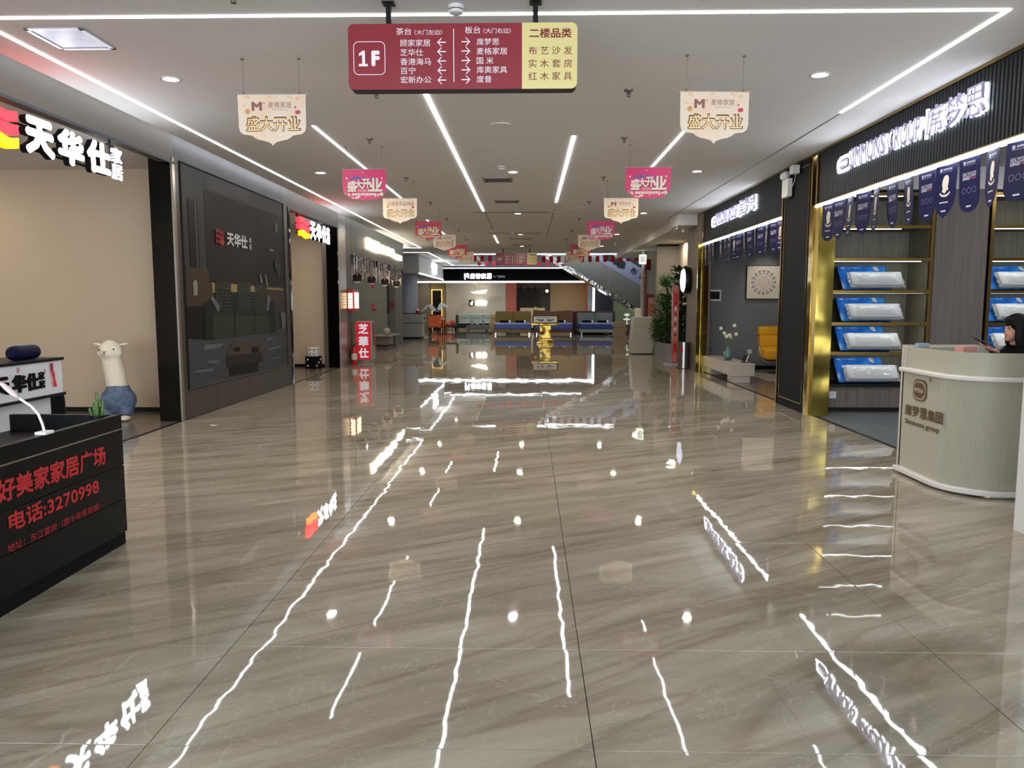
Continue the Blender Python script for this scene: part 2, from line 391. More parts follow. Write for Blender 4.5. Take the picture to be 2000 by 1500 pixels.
# beyond the second shop on the right
M_BG2 = mt('putty_wall', '#7d766b', .7)
S('wall_back', B().box(3.97, 4.66, 24.2, 24.4, 0, 3.36), M_BG2)
S('wall_right', B().box(4.64, 4.8, 18.9, 24.2, 0, 3.36), mt('putty_wall_warm', '#a89a88', .7))
S('trim', B().box(3.97, 4.66, 24.16, 24.2, 3.30, 3.36), M_BLACK)
S('wall_back', B().box(3.95, 5.5, 27.2, 27.4, 0, 3.36), mt('pale_wall', '#aaa59b', .7))
S('trim', B().box(3.4, 3.85, 17.9, 18.9, 3.32, 3.56), M_WHITE)
# end of the hall
S('wall_far', B().box(-4.65, 4.8, 42, 42.4, 2.74, 3.41), mt('end_fascia_black', '#050506', .9, spec=.05))
S('wall_far', B().box(-9, 9, 43.5, 43.7, 3.42, 6), mt('slab_blue_grey', '#6c7078', .7))
S('wall_far', B().box(-9, 9, 47, 47.2, 0, 3.0), M_BG2)
def marb2():
    return mt('wall_marble', '#c4bcaa', .3, var=(.9, '#b3aa98', .55, .62), aniso=(1, 1, 1.6))
S('wall_far', B().box(-4.95, -1.37, 46, 46.1, 0, 2.95), marb2())
S('wall_far', B().box(-6.9, -4.98, 46.02, 46.1, 0, 2.95), mt('ochre_wall', '#8b7a45', .5))
S('wall_far', B().box(-6.8, -5.9, 45.8, 46, 0, 2.95), M_BG2)
S('wall_far', B().box(1.27, 3.35, 46, 46.1, 0, 2.95), mt('sand_wall', '#a08a68', .7))
S('wall_far', B().box(3.35, 3.42, 42.4, 46.1, 0, 2.95), mt('orange_lacquer', '#c8541c', .35))
S('wall_far', B().box(-1.35, -.73, 45.95, 46.1, 1.0, 2.95), mt('orange_lacquer', '#c8541c', .35))
S('door_1', B().box(-5.75, -5.22, 45.95, 46.02, 0, 2.3), M_BLACK)
ob = B(); ob.box(-5.80, -5.75, 45.92, 46, 0, 2.36); ob.box(-5.22, -5.17, 45.92, 46, 0, 2.36); ob.box(-5.8, -5.17, 45.92, 46, 2.31, 2.36)
S('trim', ob, mt('lit_brass_edge', (.85, .6, .22), emit=.7))
S('wall_far', B().box(3.7, 4.6, 42.6, 42.7, 0, 2.74), M_BLACK)
S('wall_far', B().box(4.6, 5.05, 46.2, 46.3, 0, 3), mt('moss_panel', '#4f5c2c', .7))
S('wall_far', B().box(5.05, 9, 46.4, 46.5, 0, 3), mt('pale_green_wall', '#93a07f', .7))
pb = B(); pb.box(3.2, 3.42, 41.98, 42.3, 0, 2.72); S('trim', pb, M_CHROME)
# white column close by on the right
S('wall_right', B().box(3.33, 4.4, 5.02, 5.22, 0, CEIL), M_WHITE, bevel=.004)

# ------------------------------------------------------------ lamps
def led(label, x0, x1, y0, y1, z0=CEIL-.007, z1=CEIL-.0008, mat=None, group=None):
    t = tag(B().box(x0, x1, y0, y1, z0, z1).make('led_light_line', mat or M_LED), label, 'light', group); return t
h = .014
led('long white light line along the left edge of the ceiling', -3.95-h, -3.95+h, 1.5, 28.4)
led('white light line crossing the ceiling in front of the hanging floor guide', -3.95, 3.3, 5.6-h, 5.6+h)
led('short white light line over the right ribbed fascia', 3.3-h, 3.3+h, 5.6, 8.48)
led('white light line left of centre running away under the hanging floor guide', -1.0-h*1.4, -1.0+h*1.4, 7.5, 17.15)
led('short white light line right of centre on the ceiling', .54-h*1.4, .54+h*1.4, 9.55, 15.7)
led('white light line starting beside the nearest left cream banner', -2.46-h, -2.46+h, 8.95, 15.1)
led('white light line hidden partly by the nearest right cream banner', 1.82-h, 1.82+h, 8.3, 12.0)
led('small far light line behind the left red banners', -2.48-h, -2.48+h, 18.9, 24.4)
led('short far light line near the ceiling centre', -1.04-h*1.6, -1.04+h*1.6, 23.2, 26.1)
led('light line crossing left at the end of the left ceiling line', -7, -3.95, 28.4-h, 28.4+h)
led('second light line crossing left before the white grey fascia', -7, -4.0, 30.9-h, 30.9+h)
led('far left light line beside the white grey fascia', -4.03-h*1.5, -4.03+h*1.5, 30.9, 41.5)
led('light line on the ceiling edge before the escalator', -2.35, 3.75, 31.67, 31.69, CEIL-.04, CEIL-.02, M_LED2)
led('bright light bar under the large right ribbed fascia', WR-.03, WR+.02, 2.0, 10.56, 2.825, 2.855)
led('bright light bar under the farther right ribbed fascia', WR-.03, WR+.02, 12.0, 17.3, 2.825, 2.855)
led('light line under the white grey fascia', WL-.02, WL+.03, 32, 41, 2.76, 2.785)
led('long bright light bar under the black end fascia', -6.16, 3.57, 41.93, 41.98, 2.66, 2.73)
led('upright light bar at the right end of the far shop', 3.45, 3.56, 41.9, 41.97, 0, 2.66)
led('thin light line on top of the black end fascia', -4.65, 4.0, 42.0, 42.06, 3.415, 3.45, M_LED2)

dl = []
for yy, e in ((7.1, 1), (12.1, 2), (17.6, 3), (22.9, 4), (27.6, 5)):
    for xx in (-3.23, -.25, 2.57):
        dl.append((xx, yy))
for xx in (-7.0, -1.5): dl.append((xx if xx < -2 else -3.2, 36 if xx < -2 else 33.5))
b = B(); b.lathe([(.075, 0), (.075, .004), (.068, .004), (.06, .012), (0.001, .012)], 0, 0, 0, 20)
SIDE = {-3.23: 'left', -.25: 'middle', 2.57: 'right'}
d0 = None
for i, (xx, yy) in enumerate(dl):
    s = SIDE.get(xx, 'side')
    lab = 'round recessed downlight, %s row, %s from the entrance' % (s, ORD[min(i//3, 16)]) if i < 15 else 'round recessed downlight over the %s aisle at the far left' % ('side' if xx < -5 else 'main')
    if d0 is None:
        t = thing('downlight', lab, 'lamp', (xx, yy, CEIL), 'downlights in the hall ceiling')
        bb = B(); bb.lathe([(.092, .0), (.092, -.008), (.07, -.008), (.068, -.001)], xx, yy, CEIL, 24, caps=False); bb.make('trim_ring', M_WHITEG, t, smooth='a')
        bb = B(); bb.lathe([(.068, -.004), (.068, .0)], xx, yy, CEIL, 24); bb.make('lens', M_LAMP, t)
        d0 = t
    else:
        t = copy_tree(d0); t.location = (xx, yy, CEIL); t['label'] = lab
    lamp('AREA', (xx, yy, CEIL-.012), DLE*(1 if yy < 14 else .5 if yy < 25 else .4), (1, .93, .84) if yy < 14 else (1, .86, .66), .13)
# ------------------------------------------------------------ hanging floor guide
def sx(u): return -1.22+(-8+.235*u)*.00343
def sz(v): return 3.41-(-18+.235*v)*.00336
def rrect(x0, x1, z0, z1, r, n=5):
    out = []
    for cx, cz, a in ((x1-r, z0+r, -90), (x1-r, z1-r, 0), (x0+r, z1-r, 90), (x0+r, z0+r, 180)):
        for i in range(n+1):
            t = math.radians(a+90*i/n); out.append((cx+r*math.cos(t), cz+r*math.sin(t)))
    return out
YS = 5.35
t = thing('hanging_sign', 'large maroon and pale yellow floor guide hanging nearest from the ceiling', 'sign', (-.45, YS+.03, 2.98), 'hanging floor guides')
b = B(); b.prism(rrect(-1.22, .32, 2.982, 3.41, .04), (0, YS+.012, 0), EX, EZ, -.09); b.make('sign_box', M_BLACK, t)
o = B(); pts = [p for p in rrect(-1.22, .32, 2.986, 3.412, .04) if p[0] < -.0]
o.prism([(-.05, 2.986)]+[(-.05, 3.412)]+[p for p in rrect(-1.22, .32, 2.986, 3.412, .04)[12:]], (0, YS+.012, 0), EX, EZ, .01); o.make('maroon_panel', M_MAROON, t)
o = B(); o.prism([(-.05, 2.986)]+rrect(-1.22, .32, 2.986, 3.412, .04)[:12]+[(-.05, 3.412)], (0, YS+.012, 0), EX, EZ, .01); o.make('yellow_panel', M_YEL, t)
for x in (-.95, .04):
    b = B(); b.box(x-.017, x+.017, YS+.03, YS+.064, 3.41, CEIL-.002); b.box(x-.04, x+.04, YS+.0, YS+.09, CEIL-.008, CEIL-.001); b.make('hanger', M_BLACK, t)
def ST(name, s, u0, u1, v0, v1, m=M_TXT, bold=.012):
    text(name, s, m, t, (sx(u0), YS, sz(v1)), EX, EZ, sx(u1)-sx(u0), sz(v0)-sz(v1), .0015, bold)
ST('lettering', 'F', 228, 298, 294, 422, M_TXT, .05)
b = B(); q = lambda u, v: (sx(u), sz(v))
b.prism([q(150, 402), q(150, 326), q(124, 338), q(124, 316), q(156, 294), q(174, 294), q(174, 402), q(196, 402), q(196, 422), q(122, 422), q(122, 402)], (0, YS, 0), EX, EZ, .0015); b.make('lettering', M_TXT, t)
def ring2(x0, x1, z0, z1, r, wd):
    a = rrect(x0, x1, z0, z1, r); c = rrect(x0+wd, x1-wd, z0+wd, z1-wd, r-wd); b = B(); n = len(a)
    for i in range(n):
        j = (i+1) % n; b.quad((a[i][0], YS-.001, a[i][1]), (a[j][0], YS-.001, a[j][1]), (c[j][0], YS-.001, c[j][1]), (c[i][0], YS-.001, c[i][1]))
    return b
ring2(sx(77), sx(344), sz(494), sz(218), .035, .0045).make('outline', M_TXT, t)
ST('lettering', '茶台', 438, 565, 110, 168); ST('lettering', '（大门左边）', 592, 820, 127, 168, bold=.0)
ST('lettering', '板台', 1012, 1140, 103, 160); ST('lettering', '（大门右边）', 1166, 1392, 118, 160, bold=.0)
for s, v, u1 in (('顾家家居', 205, 722), ('芝华仕', 282, 662), ('香港海马', 358, 726), ('百宁', 433, 598), ('宏新办公', 507, 728)): ST('lettering', s, 470, u1, v, v+57)
for s, v, u1 in (('席梦思', 199, 1296), ('麦格家居', 276, 1362), ('国 米', 353, 1248), ('库奥家具', 428, 1362), ('度普', 505, 1232)): ST('lettering', s, 1108, u1, v, v+57)
for s, v, b0 in (('二楼品类', 120, .02), ('布 艺 沙 发', 268, .0), ('实 木 套 房', 374, .0), ('红 木 家 具', 478, .0)):
    ST('lettering', s, 1546 if v == 120 else 1540, 1896 if v == 120 else 1902, v, v+(80 if v == 120 else 68), M_TXTM, b0)
def arrow(u0, u1, v, d):
    b = B(); y = YS-.001; th = .0035; a, c = sx(u0), sx(u1); z = sz(v); tip = a if d < 0 else c
    b.prism([(a, z-th), (c, z-th), (c, z+th), (a, z+th)], (0, y, 0), EX, EZ, .001)
    for q in (1, -1):
        e = (tip-d*.028, z+q*.026)
        b.prism([(tip, z), (tip-d*.008, z), (e[0]-d*.004, e[1]), (e[0]+d*.004, e[1])], (0, y, 0), EX, EZ, .001)
    b.make('arrow', M_TXT, t)
for v in (230, 306, 383, 460, 540): arrow(780, 852, v, -1); arrow(982, 1054, v-3, 1)
b = B(); b.box(sx(914), sx(920), YS-.002, YS-.0005, sz(556), sz(120)); b.make('divider', M_TXT, t)
t2 = copy_tree(t); t2.location = (-.47, 28.9, 2.97); t2['label'] = 'distant maroon and yellow floor guide hanging before the red flag strings'
for ch in t2.children:
    if ch.name.startswith('hanger'): pass

# ------------------------------------------------------------ opening banners
M_FCREAM = mt('banner_cream', '#e2d2ba', .45, var=(5, '#e6c3a4', .45, .75)); M_FPINK = mt('banner_pink', '#cf2466', .35); M_FRED = mt('banner_red', '#c0182c', .35)
M_BRN = mt('print_brown', '#8a5a52', .5); M_GLD = mt('print_gold', '#c99a52', .4); M_GLDL = mt('print_light_gold', '#ecd6a0', .4); M_DKB = mt('print_dark_brown', '#5a2414', .5)
M_PBEI = mt('print_beige', '#e6d4c0', .5); M_BLU = mt('print_blue', '#3f57a8', .5); M_DPK = mt('print_dark_pink', '#7a1440', .5)
M_RAIL = mt('clear_rail', '#b9b4ac', .2, alpha=.6)
HALF = [(.285, 0), (.282, -.27), (.272, -.305), (.245, -.325), (.19, -.332), (.17, -.336), (.152, -.352), (.12, -.368), (.07, -.378), (.03, -.39), (.012, -.402), (0, -.42)]
OUTL = HALF+[(-a, c) for a, c in HALF[-2::-1]]
HALFP = [(.285, 0), (.283, -.27), (.272, -.302), (.24, -.325), (.225, -.33), (.222, -.352), (.19, -.375), (.12, -.385), (.06, -.385), (.02, -.39), (0, -.402)]
OUTP = HALFP+[(-a, c) for a, c in HALFP[-2::-1]]
def banner_base(style, label, zt, wire):
    t = thing('hanging_banner', label, 'banner', (0, 0, zt), 'opening banners hung in two rows')
    out = OUTP if style == 'pink2' else OUTL
    m = {'cream': M_FCREAM, 'cream2': M_FCREAM, 'pink': M_FPINK, 'pink2': M_FPINK, 'red': M_FRED}[style]
    b = B(); b.prism(out, (0, .0015, zt), EX, EZ, .003); sheet = b.make('sheet', m, t)
    b = B(); b.tube([(-.30, 0, zt), (.30, 0, zt)], .005, 6); b.make('rail', M_RAIL, t)
    for x in (-.235, .235):
        b = B(); b.tube([(x, 0, zt), (x*.985, 0, CEIL-.004)], .0016, 5); b.box(x-.012, x+.012, -.012, .012, CEIL-.01, CEIL-.002); b.box(x-.006, x+.006, -.006, .006, zt-.004, zt+.02); b.make('cord', M_WIRE, t)
    F = -.0018
    def T(s, x0, x1, z0, z1, m, bold=.01, off=0): return text('lettering', s, m, sheet, (x0, F-off, zt+z0), EX, EZ, x1-x0, z1-z0, .0008, bold)
    if style in ('cream', 'cream2'):
        if style == 'cream':
            T('M', -.17, -.082, -.135, -.062, M_BRN, .045)
            b = B()
            for i in range(10):
                a0, a1 = i*math.pi/5, (i+1)*math.pi/5
                b.quad(*[(-.066+r*math.cos(a), F-.0008, zt-.072+r*math.sin(a)) for r, a in ((.008, a0), (.008, a1), (.0045, a1), (.0045, a0))])
            b.make('degree_mark', M_BRN, sheet)
            T('麦格家居', -.03, .165, -.112, -.062, M_BRN, 0); T('FURNITURE HALL', .0, .135, -.131, -.123, M_BRN, 0)
        else: T('深哥家具品牌馆', -.21, .235, -.125, -.055, M_BRN, .012)
        T('盛大开业', -.222, .24, -.305, -.175, M_DKB, .05); T('盛大开业', -.215, .232, -.30, -.185, M_GLD, .022, .0006); T('盛大开业', -.212, .229, -.297, -.19, M_GLDL, 0, .0012)
        b = B(); b.prism([(-.205+.022*math.cos(i*.52), -.14+.022*math.sin(i*.52)) for i in range(12)], (0, F, zt), EX, EZ, .0006); b.make('coin_print', M_GLD, sheet)
        b = B(); b.prism([(.195, -.135), (.235, -.13), (.24, -.155), (.215, -.165), (.195, -.16)], (0, F, zt), EX, EZ, .0006); b.prism([(.185, -.105), (.205, -.095), (.2, -.12)], (0, F, zt), EX, EZ, .0006); b.make('gift_print', mt('print_red', '#c23a44', .5), sheet)
        b = B()
        for x, z, s in ((-.2, -.02, .02), (-.02, -.016, .018), (.14, -.018, .016), (.215, -.035, .02), (-.235, -.09, .014), (.17, -.03, .012)): b.prism([(x-s, z-s*.7), (x+s, z-s*.7), (x+s*.8, z+s*.6), (x-s*.8, z+s*.6)], (0, F, zt), EX, EZ, .0003)
        b.make('confetti_print', mt('print_peach', '#e3b98c', .5), sheet)
    else:
        ty = {'pink': M_PBEI, 'pink2': M_PBEI, 'red': M_GLDL}[style]
        rr = random.Random(5)
        b = B()
        for i in range(9):
            x = -.17+i*.038+rr.uniform(-.01, .01); z = -.125+rr.uniform(-.02, .03)-abs(x)*.12; b.prism([(x-.016, z-.02), (x+.014, z-.016), (x+.018, z+.018), (x-.006, z+.026)], (0, F, zt), EX, EZ, .0003)
        b.make('skyline_print', M_BLU, sheet)
        for i, (s, x0, x1, z0, z1) in enumerate((('盛', -.225, -.105, -.285, -.145), ('大', -.125, -.02, -.255, -.13), ('开', -.03, .075, -.25, -.12), ('业', .045, .24, -.285, -.11))):
            T(s, x0-.006, x1+.008, z0-.01, z1-.004, M_DPK, .06, .0004); T(s, x0, x1, z0, z1, ty, .035, .001)
        T('OPEN', -.085, .035, -.288, -.255, ty, .0, .0004)
        b = B(); b.prism([(-.17, -.332), (.16, -.332), (.148, -.318), (.16, -.303), (-.17, -.303), (-.158, -.318)], (0, F, zt), EX, EZ, .0005); b.make('ribbon_print', ty, sheet)
        b = B()
        for i in range(8): x = -.135+i*.037; b.prism([(x, -.322), (x+.013, -.322), (x+.013, -.312), (x, -.312)], (0, F-.0006, zt), EX, EZ, .0003)
        b.make('ribbon_print', M_DPK, sheet)
        b = B()
        for i in range(26):
            x = rr.uniform(-.25, .25); z = -.34-rr.random()*.04+abs(x)*.1; s = rr.uniform(.003, .014)
            if abs(x) > .19: z += .02
            b.prism([(x+s*math.cos(k*1.05)*1.4, z+s*math.sin(k*1.05)) for k in range(6)], (0, F, zt), EX, EZ, .0003)
        for x, z, s in ((-.23, -.115, .012), (-.02, -.04, .008), (.23, -.115, .012), (.2, -.19, .009)): b.prism([(x+s*math.cos(k*1.05), z+s*math.sin(k*1.05)) for k in range(6)], (0, F, zt), EX, EZ, .0003)
        b.make('splash_print', M_PBEI, sheet)
    return t
ZB = 3.275
protos = {}
def banner(style, x, y, label, zt=ZB, rz=0):
    if style not in protos: protos[style] = t = banner_base(style, label, zt, 0)
    else: t = copy_tree(protos[style]); t['label'] = label
    t.location = (x, y, zt); t.rotation_euler.z = rz
rows = [(3.45, 'pink', 'pink', 'pink'), (6.5, 'cream', 'cream', 'cream'), (10.1, 'pink2', 'pink2', 'pink'), (12.95, 'cream2', 'cream', 'cream'), (16.5, 'red', 'pink2', 'red'), (19.7, 'cream', 'cream', 'cream'), (23.1, 'red', 'red', 'red'), (26.2, 'cream', 'cream', 'cream')]
NM = {'pink': 'bright pink', 'pink2': 'magenta pink', 'cream': 'cream', 'cream2': 'cream', 'red': 'red'}
for i, (y, sl, sr, _) in enumerate(rows):
    for side, st, x in (('left', sl, -2.14), ('right', sr, 1.52)):
        if i == 0:
            lab = 'bright pink opening banner cut off by the top edge, %s row' % side
        elif st == 'cream2': lab = 'cream opening banner with seven brown characters on top, left row'
        else: lab = '%s grand opening banner, %s in the %s row after the cut-off one' % (NM[st], ORD[i-1], side)
        banner(st, x+(-.05 if (i == 0) else 0) , y+random.uniform(-.05, .05), lab, ZB-(.0 if i else -.0), random.uniform(-.06, .06))
protos = {}
# ------------------------------------------------------------ red flag strings before the escalator
fl = thing('flag', 'small red paper flag on the upper string before the ceiling edge', 'flag', (0, 0, 0), 'small red flags on two strings')
b = B(); b.box(-.075, .075, -.002, .002, -.24, 0); b.make('cloth', mt('flag_red', '#c81820', .6), fl); b = B(); b.prism([(-.05+.012*math.cos(k*2.513+1.57), -.035+.012*math.sin(k*2.513+1.57)) for k in range(5)], (0, -.003, 0), EX, EZ, .001); b.make('star', mt('star_yellow', '#e8c030', .6), fl)
first = True
for n, y, z, x0, labs in ((22, 31.4, 3.47, -2.2, 'small red paper flag on the upper string before the ceiling edge'), (13, 38, 3.62, -2.45, 'small red paper flag on the lower far string above the black fascia')):
    for i in range(n):
        t = fl if first else copy_tree(fl); first = False
        t.location = (x0+i*.31*(1 if y < 35 else 1.2), y, z-.02*math.sin(i*math.pi/n)*2); t['label'] = ('small red flag, %s from the left on the upper string before the ceiling edge' if y < 35 else 'small red flag, %s from the left on the lower far string over the fascia') % ORD[i]; t.rotation_euler = (0, random.uniform(-.08, .08), random.uniform(-.3, .3))
    b = B(); b.tube([(x0-.3, y, z+.002), (x0+n*.16, y, z-.035), (x0+n*.32*(1 if y < 35 else 1.2), y, z+.002)], .004, 5)
    tag(b.make('flag_string', M_WIRE), 'thin %s string holding the small red flags' % ('upper' if y < 35 else 'lower far'), 'string')

# ------------------------------------------------------------ lit letter signs, left side
def wave(u0, u1, z0, z1, amp, n=10):
    top = [(u0+(u1-u0)*i/n, z1+amp*math.sin(i/n*2*math.pi)) for i in range(n+1)]
    bot = [(u0+(u1-u0)*i/n, z0+amp*math.sin(i/n*2*math.pi)) for i in range(n, -1, -1)]
    return bot[::-1]+top[::-1]
def left_sign(label, y0, y1, logo0, logo1, L, s0, s1, z0, z1):
    x = WL; t = thing('shop_sign', label, 'sign', (x, y0, z0), 'lit red and white shop signs')
    hh = (z1-z0)
    b = B()
    for z in (z0+.05, z0+.24): b.box(x-.05, x-.03, logo0, y1, z, z+.02)
    b.make('frame', M_BLKM, t)
    for yy in (logo0+.1, y1-.12):
        b = B(); b.tube([(x-.04, yy, z0+.1), (x-.04, yy, 3.36)], .011, 6); b.box(x-.05, x-.03, yy-.06, yy+.06, z1+.02, z1+.04); b.make('hanger', M_BLKM, t)
    for k, m in ((2, M_RED_E), (1, M_RED_E), (0, M_ORG_E)):
        a0, a1 = (logo0, logo1) if k else (logo0+.12, logo1)
        b = B(); b.prism(wave(a0, a1, z0+k*hh/3+.012, z0+(k+1)*hh/3-.012, .022), (x-.03, 0, 0), EY, EZ, .07); b.make('logo_wave', m, t)
    for s, a0, a1 in L:
        lt = text('letter', s, M_BLKM, t, (x-.03, a0, z0), EY, EZ, a1-a0, hh, .062, .055)
        text('letter_face', s, M_LTR, lt, (x+.034, a0, z0), EY, EZ, a1-a0, hh, .001, .055)
    text('letter_face', '家', M_LTR, t, (x+.02, s0, z0+hh*.52), EY, EZ, s1-s0, hh*.46, .02, .0)
    text('letter_face', '居', M_LTR, t, (x+.02, s0, z0), EY, EZ, s1-s0, hh*.46, .02, .0)
    return t
left_sign('big lit sign with red waves and white characters over the nearest left shop opening', 6.4, 8.65, 6.32, 6.88, (('天', 6.98, 7.41), ('华', 7.46, 7.90), ('仕', 7.95, 8.40)), 8.43, 8.63, 2.90, 3.24)
left_sign('smaller lit red and white sign over the second left shop opening', 15.2, 17.5, 15.25, 15.95, (('天', 16.0, 16.42), ('华', 16.45, 16.87), ('仕', 16.9, 17.32)), 17.35, 17.55, 2.87, 3.24)

# olive fascia sign
t = thing('shop_sign', 'lit cream white character sign on the olive fascia over the hanging fringe', 'sign', (WL, 22, 3.0))
x = WL+.01
for s, y0, y1, z0, z1 in (('芝', 23.6, 24.35, 3.07, 3.33), ('華', 24.45, 25.2, 3.07, 3.33), ('仕', 25.3, 26.0, 3.07, 3.33)):
    text('letter', s, M_LTRW, t, (x, y0, z0), EY, EZ, y1-y0, z1-z0, .05, .045)
text('letter', '芝', M_LTRW, t, (x, 21.6, 3.06), EY, EZ, .5, .32, .05, .045)
b = B(); b.box(x, x+.05, 22.25, 23.4, 3.04, 3.36); b.make('light_box', M_LTRW, t)
text('lettering', '华仕', M_BRN, t, (x+.055, 22.3, 3.1), EY, EZ, 1.0, .2, .002, .0)
b = B(); b.box(x, x+.05, 26.1, 27.4, 3.04, 3.2); b.make('light_box', M_LTRW, t)

# poster on the bronze wall
def pol(t, name, pts, m, off, d=.0006):
    b = B(); b.prism(pts, (WL+off, 0, 0), EY, EZ, d); return b.make(name, m, t)
PO = dict(
rest=[(10.12, 3.38), (14.32, 3.37), (14.34, 0.38), (10.12, 0.40)],
ceil=[(10.95, 3.36), (12.61, 3.35), (12.57, 3.17), (10.96, 3.15)],
brown=[(10.84, 3.13), (12.93, 3.12), (12.88, 1.86), (10.85, 1.85)],
shelf=[(12.93, 3.12), (14.30, 3.13), (14.31, 1.85), (12.88, 1.86)],
cab=[(10.30, 2.93), (10.60, 2.94), (10.61, 2.02), (10.32, 2.03)],
cabl=[(10.51, 2.92), (10.55, 2.93), (10.56, 2.03), (10.52, 2.02)],
warm=[(10.16, 2.03), (10.89, 2.03), (10.89, 1.84), (11.04, 1.85), (11.00, 1.51), (10.14, 1.51)],
lamp=[(10.36, 1.82), (10.40, 1.86), (10.47, 1.86), (10.50, 1.82), (10.49, 1.66), (10.36, 1.65)],
low=[(10.15, 1.51), (10.70, 1.51), (10.68, 1.05), (10.13, 1.08)],
w2=[(13.28, 1.82), (14.17, 1.82), (14.28, 1.50), (13.25, 1.50)],
l1=[(10.98, 1.85), (11.09, 1.84), (11.08, 1.70), (10.98, 1.70)],
l2=[(11.69, 1.84), (11.94, 1.84), (11.93, 1.72), (11.68, 1.72)],
l3=[(12.50, 1.83), (12.71, 1.83), (12.70, 1.74), (12.49, 1.74)],
l4=[(13.30, 1.82), (14.17, 1.82), (14.16, 1.78), (13.29, 1.79)],
b1=[(11.10, 1.87), (11.69, 1.88), (11.64, 1.41), (11.08, 1.41)],
b1b=[(11.67, 1.70), (12.03, 1.71), (12.00, 1.40), (11.64, 1.41)],
b2=[(11.94, 1.87), (12.50, 1.88), (12.47, 1.40), (12.00, 1.40)],
b3=[(12.73, 1.87), (13.27, 1.87), (13.24, 1.39), (12.68, 1.39)],
armL=[(10.68, 1.54), (10.87, 1.60), (10.99, 1.58), (10.97, 1.04), (10.68, 1.04)],
armR=[(13.38, 1.57), (13.58, 1.59), (13.68, 1.53), (13.68, 1.03), (13.39, 1.03)],
s1=[(10.97, 1.38), (11.76, 1.37), (11.74, 1.03), (10.94, 1.04)],
s2=[(11.80, 1.37), (12.62, 1.35), (12.60, 1.03), (11.76, 1.04)],
s3=[(12.65, 1.35), (13.39, 1.34), (13.39, 1.03), (12.62, 1.04)],
t1=[(10.98, 1.46), (11.67, 1.46), (11.76, 1.37), (10.97, 1.38)],
t2=[(11.83, 1.45), (12.54, 1.45), (12.62, 1.36), (11.78, 1.37)],
t3=[(12.65, 1.45), (13.24, 1.44), (13.39, 1.35), (12.63, 1.36)],
c1=[(11.25, 1.76), (11.66, 1.77), (11.65, 1.45), (11.24, 1.46)],
c2=[(12.40, 1.73), (12.79, 1.75), (12.81, 1.43), (12.39, 1.44)],
p1=[(10.90, 1.62), (10.98, 1.65), (11.21, 1.52), (11.20, 1.44), (11.14, 1.43)],
p2=[(13.28, 1.64), (13.35, 1.68), (13.45, 1.66), (13.33, 1.41), (13.23, 1.43)],
vase=[(13.98, 1.38), (14.27, 1.37), (14.22, 1.09), (14.04, 1.07)],
carpet=[(10.13, 1.08), (10.68, 1.03), (13.68, 1.03), (13.71, 1.06), (14.21, 1.07), (14.35, 0.94), (14.34, 0.38), (10.12, 0.40)],
h1=[(10.67, 0.97), (11.33, 0.95), (11.15, 0.90), (10.61, 0.90)],
h2=[(10.76, 0.74), (11.19, 0.71), (11.01, 0.68), (10.73, 0.71)],
h3=[(10.29, 0.63), (10.91, 0.62), (10.89, 0.58), (10.31, 0.61)],
h4=[(13.19, 0.94), (13.62, 0.95), (13.45, 0.91), (13.23, 0.91)],
h5=[(13.26, 0.76), (14.07, 0.78), (13.69, 0.74), (13.30, 0.73)],
h6=[(13.41, 0.58), (14.05, 0.58), (13.86, 0.56), (13.41, 0.56)],
tt=[(11.68, 0.96), (12.88, 0.91), (12.97, 0.71), (11.41, 0.77)],
tf=[(11.41, 0.77), (12.77, 0.72), (12.73, 0.60), (11.40, 0.59)],
tr=[(12.77, 0.72), (12.97, 0.77), (12.94, 0.58), (12.73, 0.58)],
tb=[(11.50, 0.59), (12.73, 0.58), (12.72, 0.41), (11.49, 0.46)],
k1=[(11.66, 0.87), (11.94, 0.87), (11.94, 0.80), (11.66, 0.81)],
k2=[(12.44, 0.83), (12.78, 0.82), (12.77, 0.73), (12.44, 0.74)],
plant=[(13.76, 2.37), (13.89, 2.23), (14.05, 2.30), (13.93, 2.01), (13.83, 2.11), (13.71, 2.19)],
bk1=[(13.82, 2.97), (13.86, 2.97), (13.86, 2.81), (13.82, 2.81)],
bk2=[(13.90, 2.97), (13.93, 2.98), (13.92, 2.81), (13.89, 2.81)],
bk3=[(13.45, 2.49), (13.69, 2.49), (13.69, 2.46), (13.44, 2.46)],
bk4=[(12.94, 2.03), (12.99, 2.03), (13.06, 1.89), (12.98, 1.89)],
bk5=[(13.19, 2.03), (13.25, 2.03), (13.33, 1.85), (13.27, 1.85)],
logo=[(11.16, 2.62), (11.45, 2.40)],
txt=[(11.56, 2.62), (12.41, 2.41)],
txt2=[(12.49, 2.61), (12.59, 2.41)],
)
def pc(n, c, r=.4): return mt('poster_'+n, tuple(v*.42 for v in lin(c)), .5, spec=.12)
t = thing('wall_poster', 'large framed poster of a dark living room with a green leather sofa', 'poster', (WL, 12.3, .3))
psheet = pol(t, 'print_sheet', PO['rest'], pc('wall', '#4c4a48'), .008)
b = B()
for (a, c) in zip(PO['rest'], PO['rest'][1:]+PO['rest'][:1]):
    b.tube([(WL+.008, a[0], a[1]), (WL+.008, c[0], c[1])], .014, 4)
b.make('frame', M_BLACK, t)
